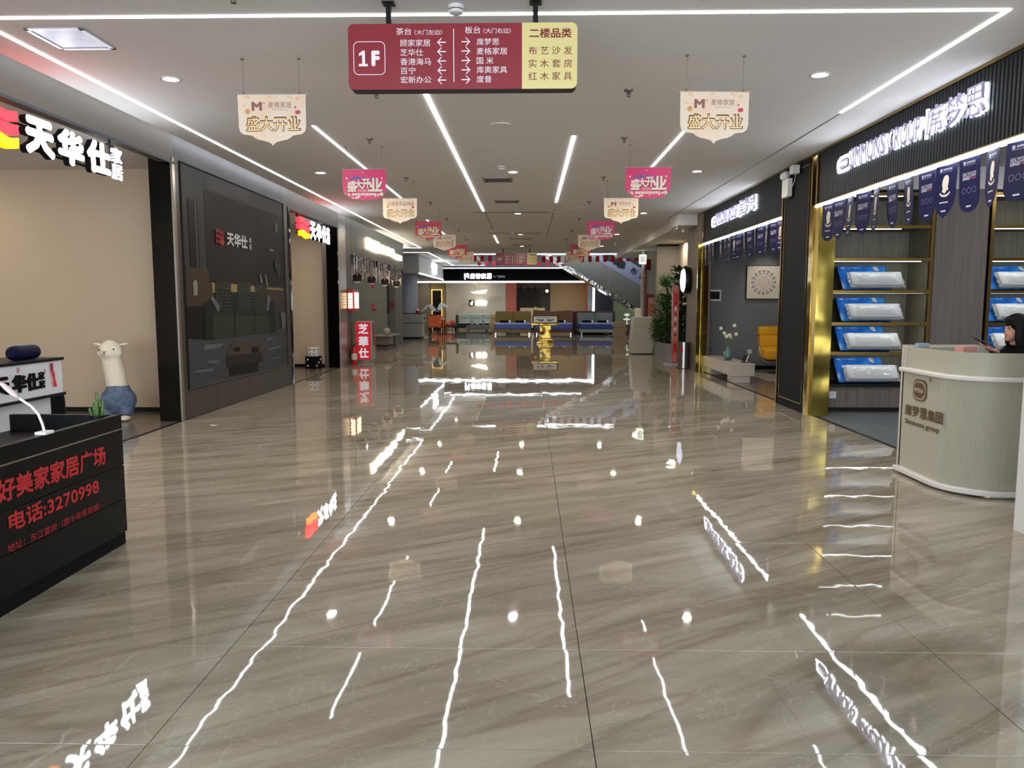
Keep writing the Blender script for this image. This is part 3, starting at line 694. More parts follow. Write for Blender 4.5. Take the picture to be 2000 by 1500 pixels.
for i, (ks, c) in enumerate(((('ceil',), '#5c5856'), (('brown',), '#322a27'), (('shelf',), '#2a2321'), (('warm', 'w2'), '#57483a'), (('carpet',), '#5b5c60'), (('cab', 'low'), '#1f1b1a'),
        (('cabl',), '#6d6c70'), (('h1', 'h2', 'h3', 'h4', 'h5', 'h6'), '#85868a'), (('l1', 'l2', 'l3', 'l4'), '#b89a64'), (('lamp',), '#b5aea2'), (('b1b', 'armL', 'armR'), '#2b2d24'),
        (('b1', 'b2', 'b3'), '#3d4034'), (('s1', 's2', 's3'), '#454839'), (('t1', 't2', 't3'), '#34372c'), (('c1', 'c2'), '#8d8b86'), (('p1', 'p2'), '#7d8287'), (('vase',), '#84828a'),
        (('tb',), '#241f1c'), (('tf', 'tr'), '#3d3531'), (('tt',), '#63564c'), (('k1', 'k2'), '#1d1817'), (('plant',), '#4a5548'), (('bk1', 'bk2', 'bk3', 'bk4', 'bk5'), '#a9a8a6'))):
    for k in ks: pol(psheet, 'poster_print', PO[k], pc('c%d' % i, c), .010+i*.0007)
(ya, za), (yb, zb) = PO['c1'][0], PO['c1'][2]
for key in ('c1', 'c2'):
    P = PO[key]; b = B()
    y0, y1, z0, z1 = P[0][0], P[2][0], P[2][1], P[0][1]
    for k in range(4): yy = y0+(y1-y0)*(k+.3)/4; b.prism([(yy, z0), (yy+.035, z0), (yy+.035, z1), (yy, z1)], (WL+.0275, 0, 0), EY, EZ, .0003)
    for k in range(6): zz = z0+(z1-z0)*(k+.3)/6; b.prism([(y0, zz), (y1, zz), (y1, zz+.035), (y0, zz+.035)], (WL+.0280, 0, 0), EY, EZ, .0003)
    b.make('poster_print', pc('plaid', '#2f2e2d'), psheet)
(ya, za), (yb, zb) = PO['logo']; q = (za-zb)/3
for k, c in ((2, '#a3222c'), (1, '#a3222c'), (0, '#a3222c')):
    pol(psheet, 'poster_logo', wave(ya, yb, zb+k*q+.01, zb+(k+1)*q-.008, .012), pc('red', c), .028)
pol(psheet, 'poster_logo', wave(yb-.13, yb, zb+.005, zb+q, .0), pc('orange', '#c2561e'), .0295)
(ya, za), (yb, zb) = PO['txt']; text('lettering', '天华仕', pc('wh', '#d8d8d8'), psheet, (WL+.028, ya, zb), EY, EZ, yb-ya, za-zb, .001, .04)
(ya, za), (yb, zb) = PO['txt2']
for s, z in (('家', (za+zb)/2+.01), ('居', zb)): text('lettering', s, pc('wh', '#d8d8d8'), psheet, (WL+.028, ya, z), EY, EZ, yb-ya, (za-zb)/2-.015, .001, .02)

# ------------------------------------------------------------ right side: lit signs and navy pennants
def right_sign(label, ya, yb, z0, z1):
    """ya far (left) end, yb near (right) end"""
    x = WR+.0; t = thing('shop_sign', label, 'sign', (x, (ya+yb)/2, z0), 'white halo-lit signs on the ribbed fascias')
    Lh = ya-yb
    def pos(f): return ya-Lh*f
    h = z1-z0; q = .022
    def TT(s, f0, f1, a=0, c=1, bold=.0):
        text('letter_halo', s, M_LTR, t, (x, pos(f0), z0+h*a), NY, EZ, pos(f0)-pos(f1), h*(c-a), .006, .06)
        text('letter', s, M_SIGNF, t, (x-.035, pos(f0), z0+h*a), NY, EZ, pos(f0)-pos(f1), h*(c-a), .02, bold)
    b = B(); n = 28; out = []
    cx, cz, rx, rz = pos(.07), z0+h*.45, Lh*.062, h*.42
    for k in range(n):
        a = 2*math.pi*k/n; out.append((-(rx*math.copysign(abs(math.cos(a))**.55, math.cos(a))), rz*math.copysign(abs(math.sin(a))**.55, math.sin(a))))
    def ringp(f0, f1, xx, d, name, m):
        b = B()
        for k in range(n):
            j = (k+1) % n
            b.quad(*[(xx, cx+p[0]*f, cz+p[1]*f) for p, f in ((out[k], f0), (out[j], f0), (out[j], f1), (out[k], f1))])
        b.make(name, m, t)
    ringp(1.12, .68, x-.004, 0, 'emblem_halo', M_LTR); ringp(.98, .86, x-.02, 0, 'emblem_ring', M_SIGNF)
    b = B(); b.prism([(p[0]*-.6, p[1]*.5) for p in out], (x-.01, cx, cz), NY, EZ, .01); b.make('emblem_plate', M_SIGNF, t)
    text('emblem_word', 'MYRNA', M_LTR, t, (x-.03, cx+rx*.52, cz-rz*.22), NY, EZ, rx*1.04, rz*.44, .002, .01)
    text('letter', '®', M_LTR, t, (x, cx-rx*.75, cz+rz*.85), NY, EZ, rx*.4, h*.2, .01, .02)
    TT('SIMMONS', .155, .43); TT('GROUP', .455, .665)
    b = B(); b.box(x-.02, x, pos(.685), pos(.675), z0-.02, z1+.04); b.make('bar', M_LTR, t)
    for i, s in enumerate('席梦思'): TT(s, .70+i*.1, .792+i*.1, -.02, 1.15, .0)
M_SIGNF = mt('letter_front_grey', '#8f8aa8', .4, emit=.25)
right_sign('large white halo-lit sign on the nearest dark ribbed fascia', 9.95, 6.70, 3.15, 3.37)
right_sign('smaller white halo-lit sign on the farther dark ribbed fascia', 16.6, 13.3, 3.13, 3.36)
M_NAVY = mt('pennant_navy', '#10123f', .6, spec=.2); M_BUST = mt('print_bust', '#cfc4b8', .6); M_PGREY = mt('print_grey', '#9a9ab4', .5); M_PWH = mt('print_pale', '#c9c9d8', .5)
def pennant(kind, tip, label, group):
    t = thing('pennant', label, 'pennant', (0, 0, 0), group)
    wd = .14; H = .47
    if tip == 'round': out = [(-wd, 0), (-wd, -H*.72), (-wd*.93, -H*.84), (-wd*.7, -H*.94), (-wd*.35, -H*.99), (0, -H)]
    else: out = [(-wd, 0), (-wd*1.0, -H*.62), (-wd*.86, -H*.78), (-wd*.6, -H*.9), (-wd*.25, -H*.985), (0, -H*1.02)]
    out = out+[(-a, c) for a, c in out[-2::-1]]
    b = B(); b.prism(out, (0, 0, 0), NY, EZ, .003); cloth = b.make('cloth', M_NAVY, t)
    X0 = -.0034
    def T(s, u0, u1, z0, z1, m=M_PWH, bold=0): text('lettering', s, m, cloth, (X0, -u0, z0), NY, EZ, u1-u0, z1-z0, .0006, bold)
    T('SIMMONS', -.04, .075, -.05, -.03); b = B(); b.prism([(-.085, -.055), (-.055, -.055), (-.055, -.027), (-.085, -.027)], (X0, 0, 0), NY, EZ, .0005); b.prism([(-.085, -.064), (.075, -.064), (.075, -.061), (-.085, -.061)], (X0, 0, 0), NY, EZ, .0005); b.make('emblem_print', M_PGREY, cloth)
    if kind == 'bust':
        head = [(-.02, -.255), (-.038, -.235), (-.03, -.21), (-.04, -.19), (-.042, -.165), (-.036, -.13), (-.02, -.1), (.005, -.09), (.03, -.1), (.042, -.13), (.04, -.17), (.032, -.2), (.045, -.225), (.02, -.235), (.0, -.262), (-.01, -.24)]
        b = B(); b.prism(head, (X0, 0, 0), NY, EZ, .0008); b.make('bust_print', M_BUST, cloth)
        arc = [(.075*math.cos(a), -.235+.055*math.sin(a)) for a in [math.radians(200+i*14) for i in range(11)]]
        arc2 = [(.063*math.cos(a), -.232+.04*math.sin(a)) for a in [math.radians(200+i*14) for i in range(10, -1, -1)]]
        b = B(); b.prism(arc+arc2, (X0, 0, 0), NY, EZ, .0005); b.prism([(-.06, -.345), (.05, -.345), (.05, -.335), (-.06, -.335)], (X0, 0, 0), NY, EZ, .0004); b.make('arc_print', M_BUST, cloth)
    else:
        T('HEALTHYSLEEP', -.09, .09, -.155, -.125); T('SUPPORT', -.09, .01, -.19, -.168, M_PWH, .03)
        b = B(); b.prism([(-.09, -.163), (.09, -.163), (.09, -.159), (-.09, -.159)], (X0, 0, 0), NY, EZ, .0005); b.make('line_print', M_PWH, cloth)
        b = B(); b.prism([(.02, -.187), (.088, -.187), (.088, -.17), (.02, -.17)], (X0, 0, 0), NY, EZ, .0005); b.make('bar_print', mt('print_dull_red', '#74304e', .5), cloth)
        b = B()
        for cx in (-.068, 0, .068):
            for k in range(12):
                a0, a1 = k*math.pi/6, (k+1)*math.pi/6; b.quad(*[(X0, -(cx+r*math.cos(a)), -.28+r*math.sin(a)) for r, a in ((.026, a0), (.026, a1), (.0235, a1), (.0235, a0))])
        b.make('circle_print', M_PGREY, cloth)
    b = B(); b.prism([(-.035, -.425), (.03, -.425), (.03, -.412), (-.035, -.412)], (X0, 0, 0), NY, EZ, .0004); b.make('foot_print', M_PWH, cloth)
    return t
pp = {}
def pen(kind, tip, y, label, group):
    if (kind, tip) not in pp: pp[(kind, tip)] = t = pennant(kind, tip, label, group)
    else: t = copy_tree(pp[(kind, tip)]); t['label'] = label; t['group'] = group
    t.location = (WR-.0, y, 2.818); t.rotation_euler = (0, random.uniform(-.05, .05), random.uniform(-.28, .22))
ys = [10.16, 9.82, 9.48, 9.13, 8.79, 8.42, 8.07, 7.71, 7.35, 6.98, 6.63, 6.27, 5.93, 5.58, 5.2]
for i, y in enumerate(ys):
    k = 'bust' if i % 2 == 0 else 'words'
    pen(k, 'round' if i in (0, 4, 6, 7, 9, 11) else 'tip', y, 'navy pennant with %s, %s from the brass column on the near fascia' % ('a white bust' if k == 'bust' else 'white words and circles', ORD[i]), 'navy pennants under the near ribbed fascia')
for i in range(16):
    k = 'bust' if i in (0, 2, 4, 7, 9, 11, 13, 15) else 'words'
    pen(k, 'round' if i in (1, 7, 9, 10) else 'tip', 17.1-i*.335, 'navy pennant with %s, %s from the far end of the farther fascia' % ('a white bust' if k == 'bust' else 'white words', ORD[i]), 'navy pennants under the farther ribbed fascia')

# fringe under the olive fascia
fs = thing('foil_strip', 'shiny foil strip in the fringe under the olive fascia', 'streamer', (0, 0, 0), 'foil strips of the fringe'); M_FOIL = mt('foil_silver', '#b9b6ba', .12, metal=1, bump=(14, .02)); M_FOB = mt('foil_brown', '#5a4a45', .2, metal=.8, bump=(14, .02))
b = B(); b.box(-.004, .004, -.07, .07, -.42, 0); b.prism([(-.07, 0), (.07, 0), (0, -.06)], (-.004, 0, -.42), EY, EZ, .008); b.make('foil', M_FOIL, fs)
b = B(); b.box(-.006, -.004, -.05, .05, -.2, -.01); b.make('foil_band', M_FOB, fs)
for i in range(24):
    t = fs if i == 0 else copy_tree(fs); t['label'] = 'shiny foil strip, %s from the near end of the fringe under the olive fascia' % ORD[i]; t.location = (WL+.02, 20.0+i*.335, 2.79-random.uniform(0, .03)); t.rotation_euler = (random.uniform(-.05, .05), 0, random.uniform(-.9, .9)); t.scale = (1, 1, random.uniform(.75, 1.05))
for i, y in enumerate((21.0, 22.9, 25.0, 27.2)):
    t = thing('portrait_pennant', 'round-ended pennant showing a person in a dark jacket, %s from the red lit box' % ORD[i], 'pennant', (0, 0, 0), 'portrait pennants behind the foil fringe')
    x = WL-.12; z = 2.27
    b = B(); b.prism([(-.17, .32), (.17, .32)]+[(.17*math.cos(a), .02+.2*-abs(math.sin(a))) for a in [math.radians(k*22.5) for k in range(9)]][::1], (0, 0, 0), EX, EZ, .004); b.make('sheet', M_PBEI, t)
    b = B(); b.prism([(-.12, -.13), (.12, -.13), (.13, .02), (.05, .08), (-.05, .08), (-.13, .02)], (0, -.006, 0), EX, EZ, .001); b.make('jacket_print', mt('print_black', '#1d1716', .5), t)
    b = B(); b.prism([(.05*math.cos(k*.6), .13+.06*math.sin(k*.6)) for k in range(10)], (0, -.006, 0), EX, EZ, .001); b.prism([(-.03, .08), (.03, .08), (0, -.02)], (0, -.0075, 0), EX, EZ, .0006); b.make('face_print', mt('print_skin', '#c09072', .5), t)
    b = B(); b.tube([(-.1, 0, .31), (-.1, 0, .50)], .004, 5); b.tube([(.1, 0, .31), (.1, 0, .50)], .004, 5); b.make('cord', M_WIRE, t)
    t.location = (x, y, z)
# ------------------------------------------------------------ black desk with red lettering (near left)
M_BDESK = mt('desk_black', '#060607', .4, spec=.22); M_RTXT = mt('letter_red', '#b42426', .5)
t = thing('reception_desk', 'black desk with red characters and phone number in the lower left', 'desk', (-2.9, 4.0, 0))
for z0, z1 in ((.755, .845), (.52, .75), (.30, .516), (.085, .296)):
    B().box(-2.64, -2.6, 1.6, 4.8, z0, z1).make('front_board', M_BDESK, t, bevel=.002)
B().box(-3.3, -2.64, 4.76, 4.8, 0, .845).make('end_panel', M_BDESK, t, bevel=.002)
B().box(-3.3, -2.64, 1.6, 1.64, 0, .845).make('end_panel', M_BDESK, t)
B().box(-3.3, -2.64, 1.64, 4.76, .72, .745).make('worktop', M_BDESK, t)
B().box(-2.66, -2.615, 1.6, 4.8, 0, .085).make('kick_board', M_BLKM, t)
B().box(-2.602, -2.597, 1.6, 4.8, .748, .756).make('trim_strip', M_CHROME, t)
for s, y0, y1, z0, z1, bo in (('好美家家居广场', 3.62, 4.59, .565, .685, .03), ('电话:3270998', 3.69, 4.50, .405, .505, .025), ('地址：东江首府（原千年家具城）', 3.67, 4.50, .305, .350, .01)):
    text('lettering', s, M_RTXT, t, (-2.6, y0, z0), EY, EZ, y1-y0, z1-z0, .002, bo)
# gooseneck lamp clipped on the rail
M_LPW = mt('lamp_white', '#efe6e4', .35)
t = thing('desk_lamp', 'white gooseneck lamp clipped on the edge of the black desk', 'lamp', (-2.62, 4.05, .845))
B().tube([(-2.62, 4.05, .86), (-2.635, 4.06, .90), (-2.66, 4.07, .95), (-2.70, 4.08, .99), (-2.76, 4.09, 1.025), (-2.78, 4.1, 1.035)], .007, 10).make('gooseneck', M_LPW, t, smooth=True)
B().ball((-2.835, 4.1, 1.08), (.066, .02, .012), (0, math.radians(42), 0), 18, 10).make('lamp_head', mt('lamp_head_pink', '#efd9d8', .3), t, smooth=True)
B().box(-2.65, -2.59, 4.01, 4.09, .845, .862).make('clip', M_LPW, t, bevel=.004)
# cactus
def leafpts(L, W, n=6): return [(W*math.sin(math.pi*i/n), L*i/n) for i in range(n+1)]+[(-W*math.sin(math.pi*i/n), L*i/n) for i in range(n-1, 0, -1)]
t = thing('potted_cactus', 'small green columnar cactus in a black pot at the desk end', 'plant', (-2.695, 4.70, .747))
B().lathe([(.03, 0), (.042, .09), (.042, .105), (.036, .105), (.034, .09)], -2.695, 4.70, .747, 18).make('pot', M_BLACK, t, smooth='a')
b = B()
for x, y, hh, r in ((0, 0, .17, .013), (.018, .01, .11, .011), (-.017, .004, .10, .011), (.006, -.016, .12, .011), (-.008, .016, .08, .01), (.027, -.006, .07, .009), (-.028, -.008, .065, .009)):
    b.tube([(-2.695+x, 4.70+y, .835), (-2.695+x*1.3, 4.70+y*1.3, .835+hh*.5), (-2.695+x*1.5, 4.70+y*1.5, .835+hh*.9), (-2.695+x*1.55, 4.70+y*1.55, .835+hh)], [r*.8, r, r*.8, .002], 8)
b.make('cactus', mt('cactus_green', '#456630', .7, var=(40, '#66854a', .4, .7)), t, smooth=True)
t = thing('potted_plant', 'small plant with glossy round leaves cut by the left edge', 'plant', (-2.86, 3.86, .745))
B().lathe([(.03, 0), (.04, .06), (.036, .06)], -2.86, 3.86, .748, 18).make('pot', M_WHITE, t, smooth='a')
for i, (ax, lz) in enumerate(((.3, .12), (1.9, .1), (3.4, .12), (4.7, .09), (5.6, .13))):
    b = B(); c, s_ = math.cos(ax), math.sin(ax)
    b.prism(leafpts(.07, .026), (-2.86+c*.02, 3.86+s_*.02, .80+lz*.4), (-s_, c, 0), (c*.75, s_*.75, .66), .001); b.make('leaf', mt('leaf_glossy', '#2f7a2c', .3), t)
b = B(); b.tube([(-2.86, 3.86, .79), (-2.86, 3.86, .86)], .004, 6); b.make('stem', mt('leaf_glossy', '#2f7a2c', .3), t)
# white counter with black characters
t = thing('shop_counter', 'white counter with black characters behind the black desk', 'counter', (-3.6, 4.6, 0))
B().box(-3.75, -3.40, 3.4, 5.5, .905, 1.14).make('sign_box', M_WHITEG, t)
B().box(-3.78, -3.385, 3.4, 5.51, 1.14, 1.16).make('top_slab', M_BLACK, t); B().box(-3.76, -3.385, 3.4, 5.51, .885, .905).make('lower_trim', M_BLACK, t)
B().box(-3.8, -3.46, 3.4, 5.44, 0, .885).make('base', M_WHITEG, t)
B().box(-3.83, -3.8, 3.4, 5.5, 0, .885).make('back_panel', M_WOOD, t)
for s, y0, y1, z0, z1 in (('天', 4.70, 4.92, .955, 1.075), ('华', 4.95, 5.085, .955, 1.075), ('仕', 5.095, 5.215, .955, 1.075), ('家', 5.225, 5.285, 1.02, 1.075), ('居', 5.225, 5.285, .96, 1.013)):
    text('letter', s, M_BLKM, t, (-3.40, y0, z0), EY, EZ, y1-y0, z1-z0, .012, .045 if s not in '家居' else .018)
for y, z, r in ((5.02, 1.105, .017), (5.30, 1.075, .013)):
    b = B(); b.prism([(y+r*math.cos(k*.5236), z+r*1.2*math.sin(k*.5236)) for k in range(12)], (-3.399, 0, 0), EY, EZ, .001); b.make('sticker', mt('sticker_pink', '#b88a90', .5), t)
t = thing('tassel', 'red tassel charm hanging on the white counter', 'decoration', (-3.385, 5.38, .96))
B().box(-3.395, -3.385, 5.36, 5.378, 1.07, 1.125).make('plaque', mt('tassel_dark', '#8a2a22', .5), t)
b = B(); b.tube([(-3.387, 5.37, 1.07), (-3.387, 5.376, 1.05)], [.007, .011], 8); b.tube([(-3.387, 5.376, 1.05), (-3.387, 5.383, 1.02), (-3.387, 5.392, .958)], [.011, .006, .012], 8); b.make('fringe', mt('tassel_red', '#c8142c', .6), t)
t = thing('speaker', 'dark blue cylindrical portable speaker lying on the white counter', 'speaker', (-3.5, 5.24, 1.16))
bb = B(); pr = [(.028, 0), (.046, .02), (.05, .05), (.05, .23), (.046, .26), (.028, .28)]
bb.lathe(pr, 0, 0, 0, 22); bmesh.ops.transform(bb.bm, verts=bb.bm.verts, matrix=Matrix.Translation((-3.5, 5.10, 1.21)) @ Matrix.Rotation(-math.pi/2, 4, 'X')); bb.make('body', mt('speaker_blue', '#060a2c', .7, spec=.15, bump=(120, .0006)), t, smooth='a')
B().box(-3.52, -3.48, 5.18, 5.32, 1.256, 1.262).make('button_strip', mt('strip_slate', '#6a7080', .4), t)
t = thing('cup', 'fluted cream cup at the left end of the white counter top', 'cup', (-3.48, 4.86, 1.16))
b = B(); n = 40
def ringv(r, z, k): a = k*2*math.pi/n; q = r*(1+.07*math.cos(k*2*math.pi*10/n)); return (-3.48+q*math.cos(a), 4.86+q*math.sin(a), z)
rg = [[b.bm.verts.new(ringv(r, z, k)) for k in range(n)] for r, z in ((.03, 1.165), (.04, 1.175), (.062, 1.235), (.057, 1.233), (.033, 1.18))]
for i in range(4):
    for k in range(n): b.bm.faces.new((rg[i][k], rg[i][(k+1) % n], rg[i+1][(k+1) % n], rg[i+1][k]))
b.bm.faces.new(rg[0][::-1]); b.bm.faces.new(rg[-1]); b.make('bowl', mt('cup_cream', '#d8c894', .4), t, smooth=True)
B().lathe([(.045, 0), (.05, .005), (.03, .006)], -3.48, 4.86, 1.16, 20).make('foot', mt('cup_brown', '#7a4a2a', .5), t)
t = thing('chair', 'black chair back showing behind the white counter', 'chair', (-4.0, 6.0, 0))
b = B(); b.prism([(-.22, .5), (.21, .5), (.21, .78), (.2, .87), (.17, .95), (.1, 1.0), (-.12, 1.0), (-.22, .9)], (-3.90, 6.0, 0), EX, EZ, .05); b.make('backrest', M_BLKM, t, bevel=.015)
B().box(-4.14, -3.68, 5.55, 5.98, .44, .5).make('seat', M_BLKM, t, bevel=.02)
for x in (-4.11, -3.72):
    for y in (5.6, 5.95): b = B(); b.tube([(x, y, 0), (x, y, .45)], .014, 8); b.make('leg', M_CHROME, t)
# alpaca
AX, AY = -5.47, 10.05
M_ALW = mt('plush_cream', '#e6dcc4', .9, bump=(55, .012)); M_ALB = mt('plush_denim', '#4c5d75', .9, bump=(55, .008), var=(12, '#647488', .4, .65)); M_EYE = mt('bead_black', '#080808', .15)
t = thing('plush_alpaca', 'tall cream plush alpaca wearing blue trousers against the beige wall', 'toy', (AX, AY, 0))
b = B(); b.ball((-5.54, AY, .93), (.155, .14, .125)); b.ball((-5.52, AY-.10, .885), (.085, .07, .065)); b.ball((-5.64, AY-.03, .89), (.06, .07, .06)); b.ball((-5.43, AY-.03, .89), (.06, .07, .06)); b.ball((-5.54, AY, 1.02), (.09, .09, .05))
b.tube([(-5.535, AY, .88), (-5.52, AY, .75), (-5.49, AY, .58), (-5.465, AY, .38)], [.125, .13, .132, .13], 20); b.make('head_and_neck', M_ALW, t, smooth=True, remesh=.018)
b = B(); b.ball((-5.47, AY, .265), (.235, .2, .19)); b.tube([(-5.47, AY, .30), (-5.465, AY, .47)], [.19, .135], 20)
for dx in (-.115, .115): b.tube([(-5.465+dx, AY-.03, .2), (-5.465+dx*1.05, AY-.06, .07)], [.105, .085], 14)
b.make('trousers', M_ALB, t, smooth=True, remesh=.018)
for dx in (-.12, .12): b = B(); b.ball((-5.465+dx, AY-.10, .036), (.07, .095, .036)); b.make('foot', M_ALW, t, smooth=True)
for s_ in (-1, 1):
    b = B(); b.ball((-5.54+s_*.165, AY+.01, 1.005), (.075, .03, .018), (0, s_*math.radians(-8), 0)); b.make('ear', M_ALW, t, smooth=True)
    b = B(); b.ball((-5.535+s_*.098, AY-.118, .945-s_*-.004), (.011, .008, .011)); b.make('eye', M_EYE, t, smooth=True)
b = B(); b.tube([(-5.56, AY-.168, .925), (-5.535, AY-.178, .91), (-5.51, AY-.168, .925)], .004, 6); b.tube([(-5.535, AY-.178, .91), (-5.535, AY-.178, .895)], .004, 6); b.tube([(-5.55, AY-.174, .888), (-5.535, AY-.176, .88), (-5.52, AY-.174, .888)], .0035, 6); b.make('mouth', M_BLKM, t)
# dice
def die(label, c, s_, m, mp, rz, faces):
    t = thing('dice', label, 'toy', c, 'stacked dice cushions'); x, y, z = c
    B().obox((x, y, z+s_/2), (s_, s_, s_)).make('cube', m, t, bevel=s_*.07, seg=4)
    b = B()
    for (u, v) in faces[0]:
        b.prism([(x+u*s_+.085*s_*math.cos(k*.63), z+s_*.5+v*s_+.085*s_*math.sin(k*.63)) for k in range(10)], (0, y-s_/2-.0005, 0), EX, EZ, .001)
    for (u, v) in faces[1]:
        b.prism([(y+u*s_+.085*s_*math.cos(k*.63), z+s_*.5+v*s_+.085*s_*math.sin(k*.63)) for k in range(10)], (x+s_/2+.0005, 0, 0), EY, EZ, .001)
    b.make('pips', mp, t); t.rotation_euler.z = rz
four = [(-.25, -.25), (.25, -.25), (-.25, .25), (.25, .25)]
die('large black dice stool with white pips on the shop floor', (-5.14, 18.2, 0), .29, M_BLKM, M_WHITE, -.35, ([(-.2, .25), (-.2, -.25)], [(-.25, -.25), (0, 0), (.25, .25)]))
die('smaller white dice with four black pips on the black one', (-5.12, 18.17, .292), .21, M_WHITE, M_BLACK, -.12, (four, four))
# standing red light box
t = thing('standing_sign', 'red upright light box sign with three white characters beside the olive wall', 'sign', (-4.25, 19.9, 0))
B().box(-4.42, -4.06, 19.76, 20.06, 0, .09).make('base', M_GREYMET, t); B().box(-4.47, -4.03, 19.7, 20.1, .09, 1.08).make('cabinet', mt('cabinet_grey', '#8f8c84', .4), t, bevel=.006)
B().box(-4.46, -4.07, 19.69, 19.7, .1, 1.07).make('red_face', mt('face_red', '#c01222', .35, emit=.25), t)
for s, z in (('芝', .76), ('華', .44), ('仕', .14)): text('letter', s, mt('face_white', '#e6e2ea', .4, emit=.25), t, (-4.385, 19.69, z), EX, EZ, .26, .265, .002, .035)
B().box(-4.03, -4.024, 19.78, 20.0, .45, 1.04).make('side_strip', M_MAROON, t)
# lit fire cabinet sign, extinguishers
t = thing('fire_alarm_box', 'red wall box with a glowing panel above the red standing sign', 'box', (-4.5, 19.5, 1.34))
B().box(-4.545, -4.40, 19.28, 19.9, 1.34, 1.88).make('box', M_RED, t, bevel=.008)
b = B(); b.box(-4.53, -4.42, 19.272, 19.28, 1.42, 1.80); b.box(-4.40, -4.394, 19.4, 19.86, 1.42, 1.82); b.make('glow_panel', mt('glow_warm', (1, .72, .45), emit=2.2), t)
b = B()
for k in range(4): b.box(-4.525, -4.425, 19.268, 19.272, 1.5+k*.07, 1.515+k*.07)
b.make('print_lines', M_RED, t)
def extinguisher(x, y, label):
    t = thing('fire_extinguisher', label, 'extinguisher', (x, y, 0), 'red fire extinguishers')
    B().lathe([(.07, 0), (.075, .02), (.075, .33), (.06, .39), (.03, .42), (.022, .45)], x, y, 0, 20).make('cylinder', M_RED, t, smooth='a')
    b = B(); b.box(x-.02, x+.02, y-.02, y+.02, .45, .49); b.obox((x+.05, y, .52), (.12, .018, .012), (0, -.3, 0)); b.obox((x+.05, y, .48), (.11, .018, .01), (0, .1, 0)); b.make('valve', M_BLACK, t)
    b = B(); b.tube([(x-.02, y, .47), (x-.08, y, .45), (x-.10, y, .38), (x-.095, y, .15)], .01, 8); b.make('hose', M_BLACK, t, smooth=True)
    b = B(); b.lathe([(.0765, .12), (.0765, .28)], x, y, 0, 20, caps=False); b.make('paper_band', M_CREAM, t, smooth=True)
extinguisher(-4.44, 19.42, 'red fire extinguisher beside the red standing sign'); extinguisher(4.10, 17.75, 'red fire extinguisher behind the white TV bench')
# small red things on the pier
def plate(name, label, cat, x0, x1, y, z0, z1, m, grp=None):
    b = B(); b.box(x0, x1, y-.03, y, z0, z1); return tag(b.make(name, m, bevel=.004), label, cat, grp)
plate('alarm_bell', 'small round red alarm high on the grey pier', 'alarm', -5.72, -5.62, 28, 2.13, 2.27, M_RED); plate('call_point', 'red alarm button box on the grey pier', 'alarm', -5.75, -5.64, 28, 1.44, 1.53, M_RED); plate('exit_plate', 'small red label plate under the alarm button on the grey pier', 'sign', -5.73, -5.55, 28, 1.29, 1.37, M_RED)
b = B(); b.lathe([(.10, 0), (.10, .02)], 0, 0, 0, 20); bmesh.ops.transform(b.bm, verts=b.bm.verts, matrix=Matrix.Translation((-5.16, 28.995, 1.46)) @ Matrix.Rotation(math.pi/2, 4, 'X') @ Matrix.Diagonal((1, 1.4, 1, 1))); tag(b.make('oval_sign', mt('oval_red', '#8c2a2e', .5)), 'red oval plate on the narrow greenish pier', 'sign')
t = thing('hanging_display', 'black framed narrow screen hanging beside the grey pier', 'sign', (-5.0, 27.5, 1.3)); B().box(-5.05, -4.96, 27.4, 27.5, 1.2, 2.35).make('panel', M_BLACK, t); b = B(); b.tube([(-5.0, 27.45, 2.35), (-5.0, 27.45, 3.44)], .01, 6); b.make('hanger', M_BLACK, t); B().box(-5.02, -4.99, 27.39, 27.4, 1.4, 2.2).make('strip', M_CHROME, t)

# ------------------------------------------------------------ ceiling fittings
def put(proto, label, x, y, z=CEIL):
    t = proto if not proto.get('used') else copy_tree(proto); t.location = (x, y, z); t['label'] = label; proto['used'] = 1
    if t is not proto and 'used' in t: del t['used']
    return t
sp = thing('sprinkler', 'x', 'sprinkler', (0, 0, 0), 'ceiling sprinklers'); M_SPR = mt('sprinkler_metal', '#6b665e', .35, metal=.8)
B().lathe([(.045, 0), (.042, -.012), (.03, -.014)], 0, 0, 0, 18).make('escutcheon', M_SPR, sp)
b = B(); b.tube([(0, 0, -.01), (0, 0, -.045)], .009, 8); b.tube([(-.014, 0, -.02), (-.016, 0, -.05), (0, 0, -.062)], .003, 5); b.tube([(.014, 0, -.02), (.016, 0, -.05), (0, 0, -.062)], .003, 5); b.make('frame', M_SPR, sp)
B().lathe([(.02, -.062), (.02, -.065)], 0, 0, 0, 12).make('deflector', M_SPR, sp)
for i, y in enumerate((5.2, 7.55, 9.65, 12.6, 15.6, 18.6, 21.6, 24.6)):
    for s_, x in (('left', (-1.93, -1.46, -1.96, -1.98, -1.97, -1.97, -1.97, -1.97)[i]), ('right', (1.12, .94, 1.16, 1.19, 1.19, 1.19, 1.19, 1.19)[i])):
        put(sp, 'ceiling sprinkler, %s of the %s row' % (ORD[i], s_), x, y)
if 'used' in sp: del sp['used']
def smoke(x, y, label):
    t = thing('smoke_detector', label, 'detector', (x, y, CEIL), 'white smoke detectors')
    B().lathe([(.055, -.001), (.055, -.02), (.05, -.024), (.05, -.034), (.046, -.05), (.03, -.056)], x, y, CEIL, 24).make('body', M_WHITE, t, smooth='a')
    b = B(); b.lathe([(.0505, -.026), (.0505, -.032)], x, y, CEIL, 24, caps=False); b.make('slot', M_BLACK, t)
smoke(-.5, 5.45, 'white smoke detector above the large hanging floor guide'); smoke(-.41, 11.6, 'white smoke detector beside the middle downlight'); smoke(-.45, 22.0, 'far white smoke detector in the middle of the ceiling')
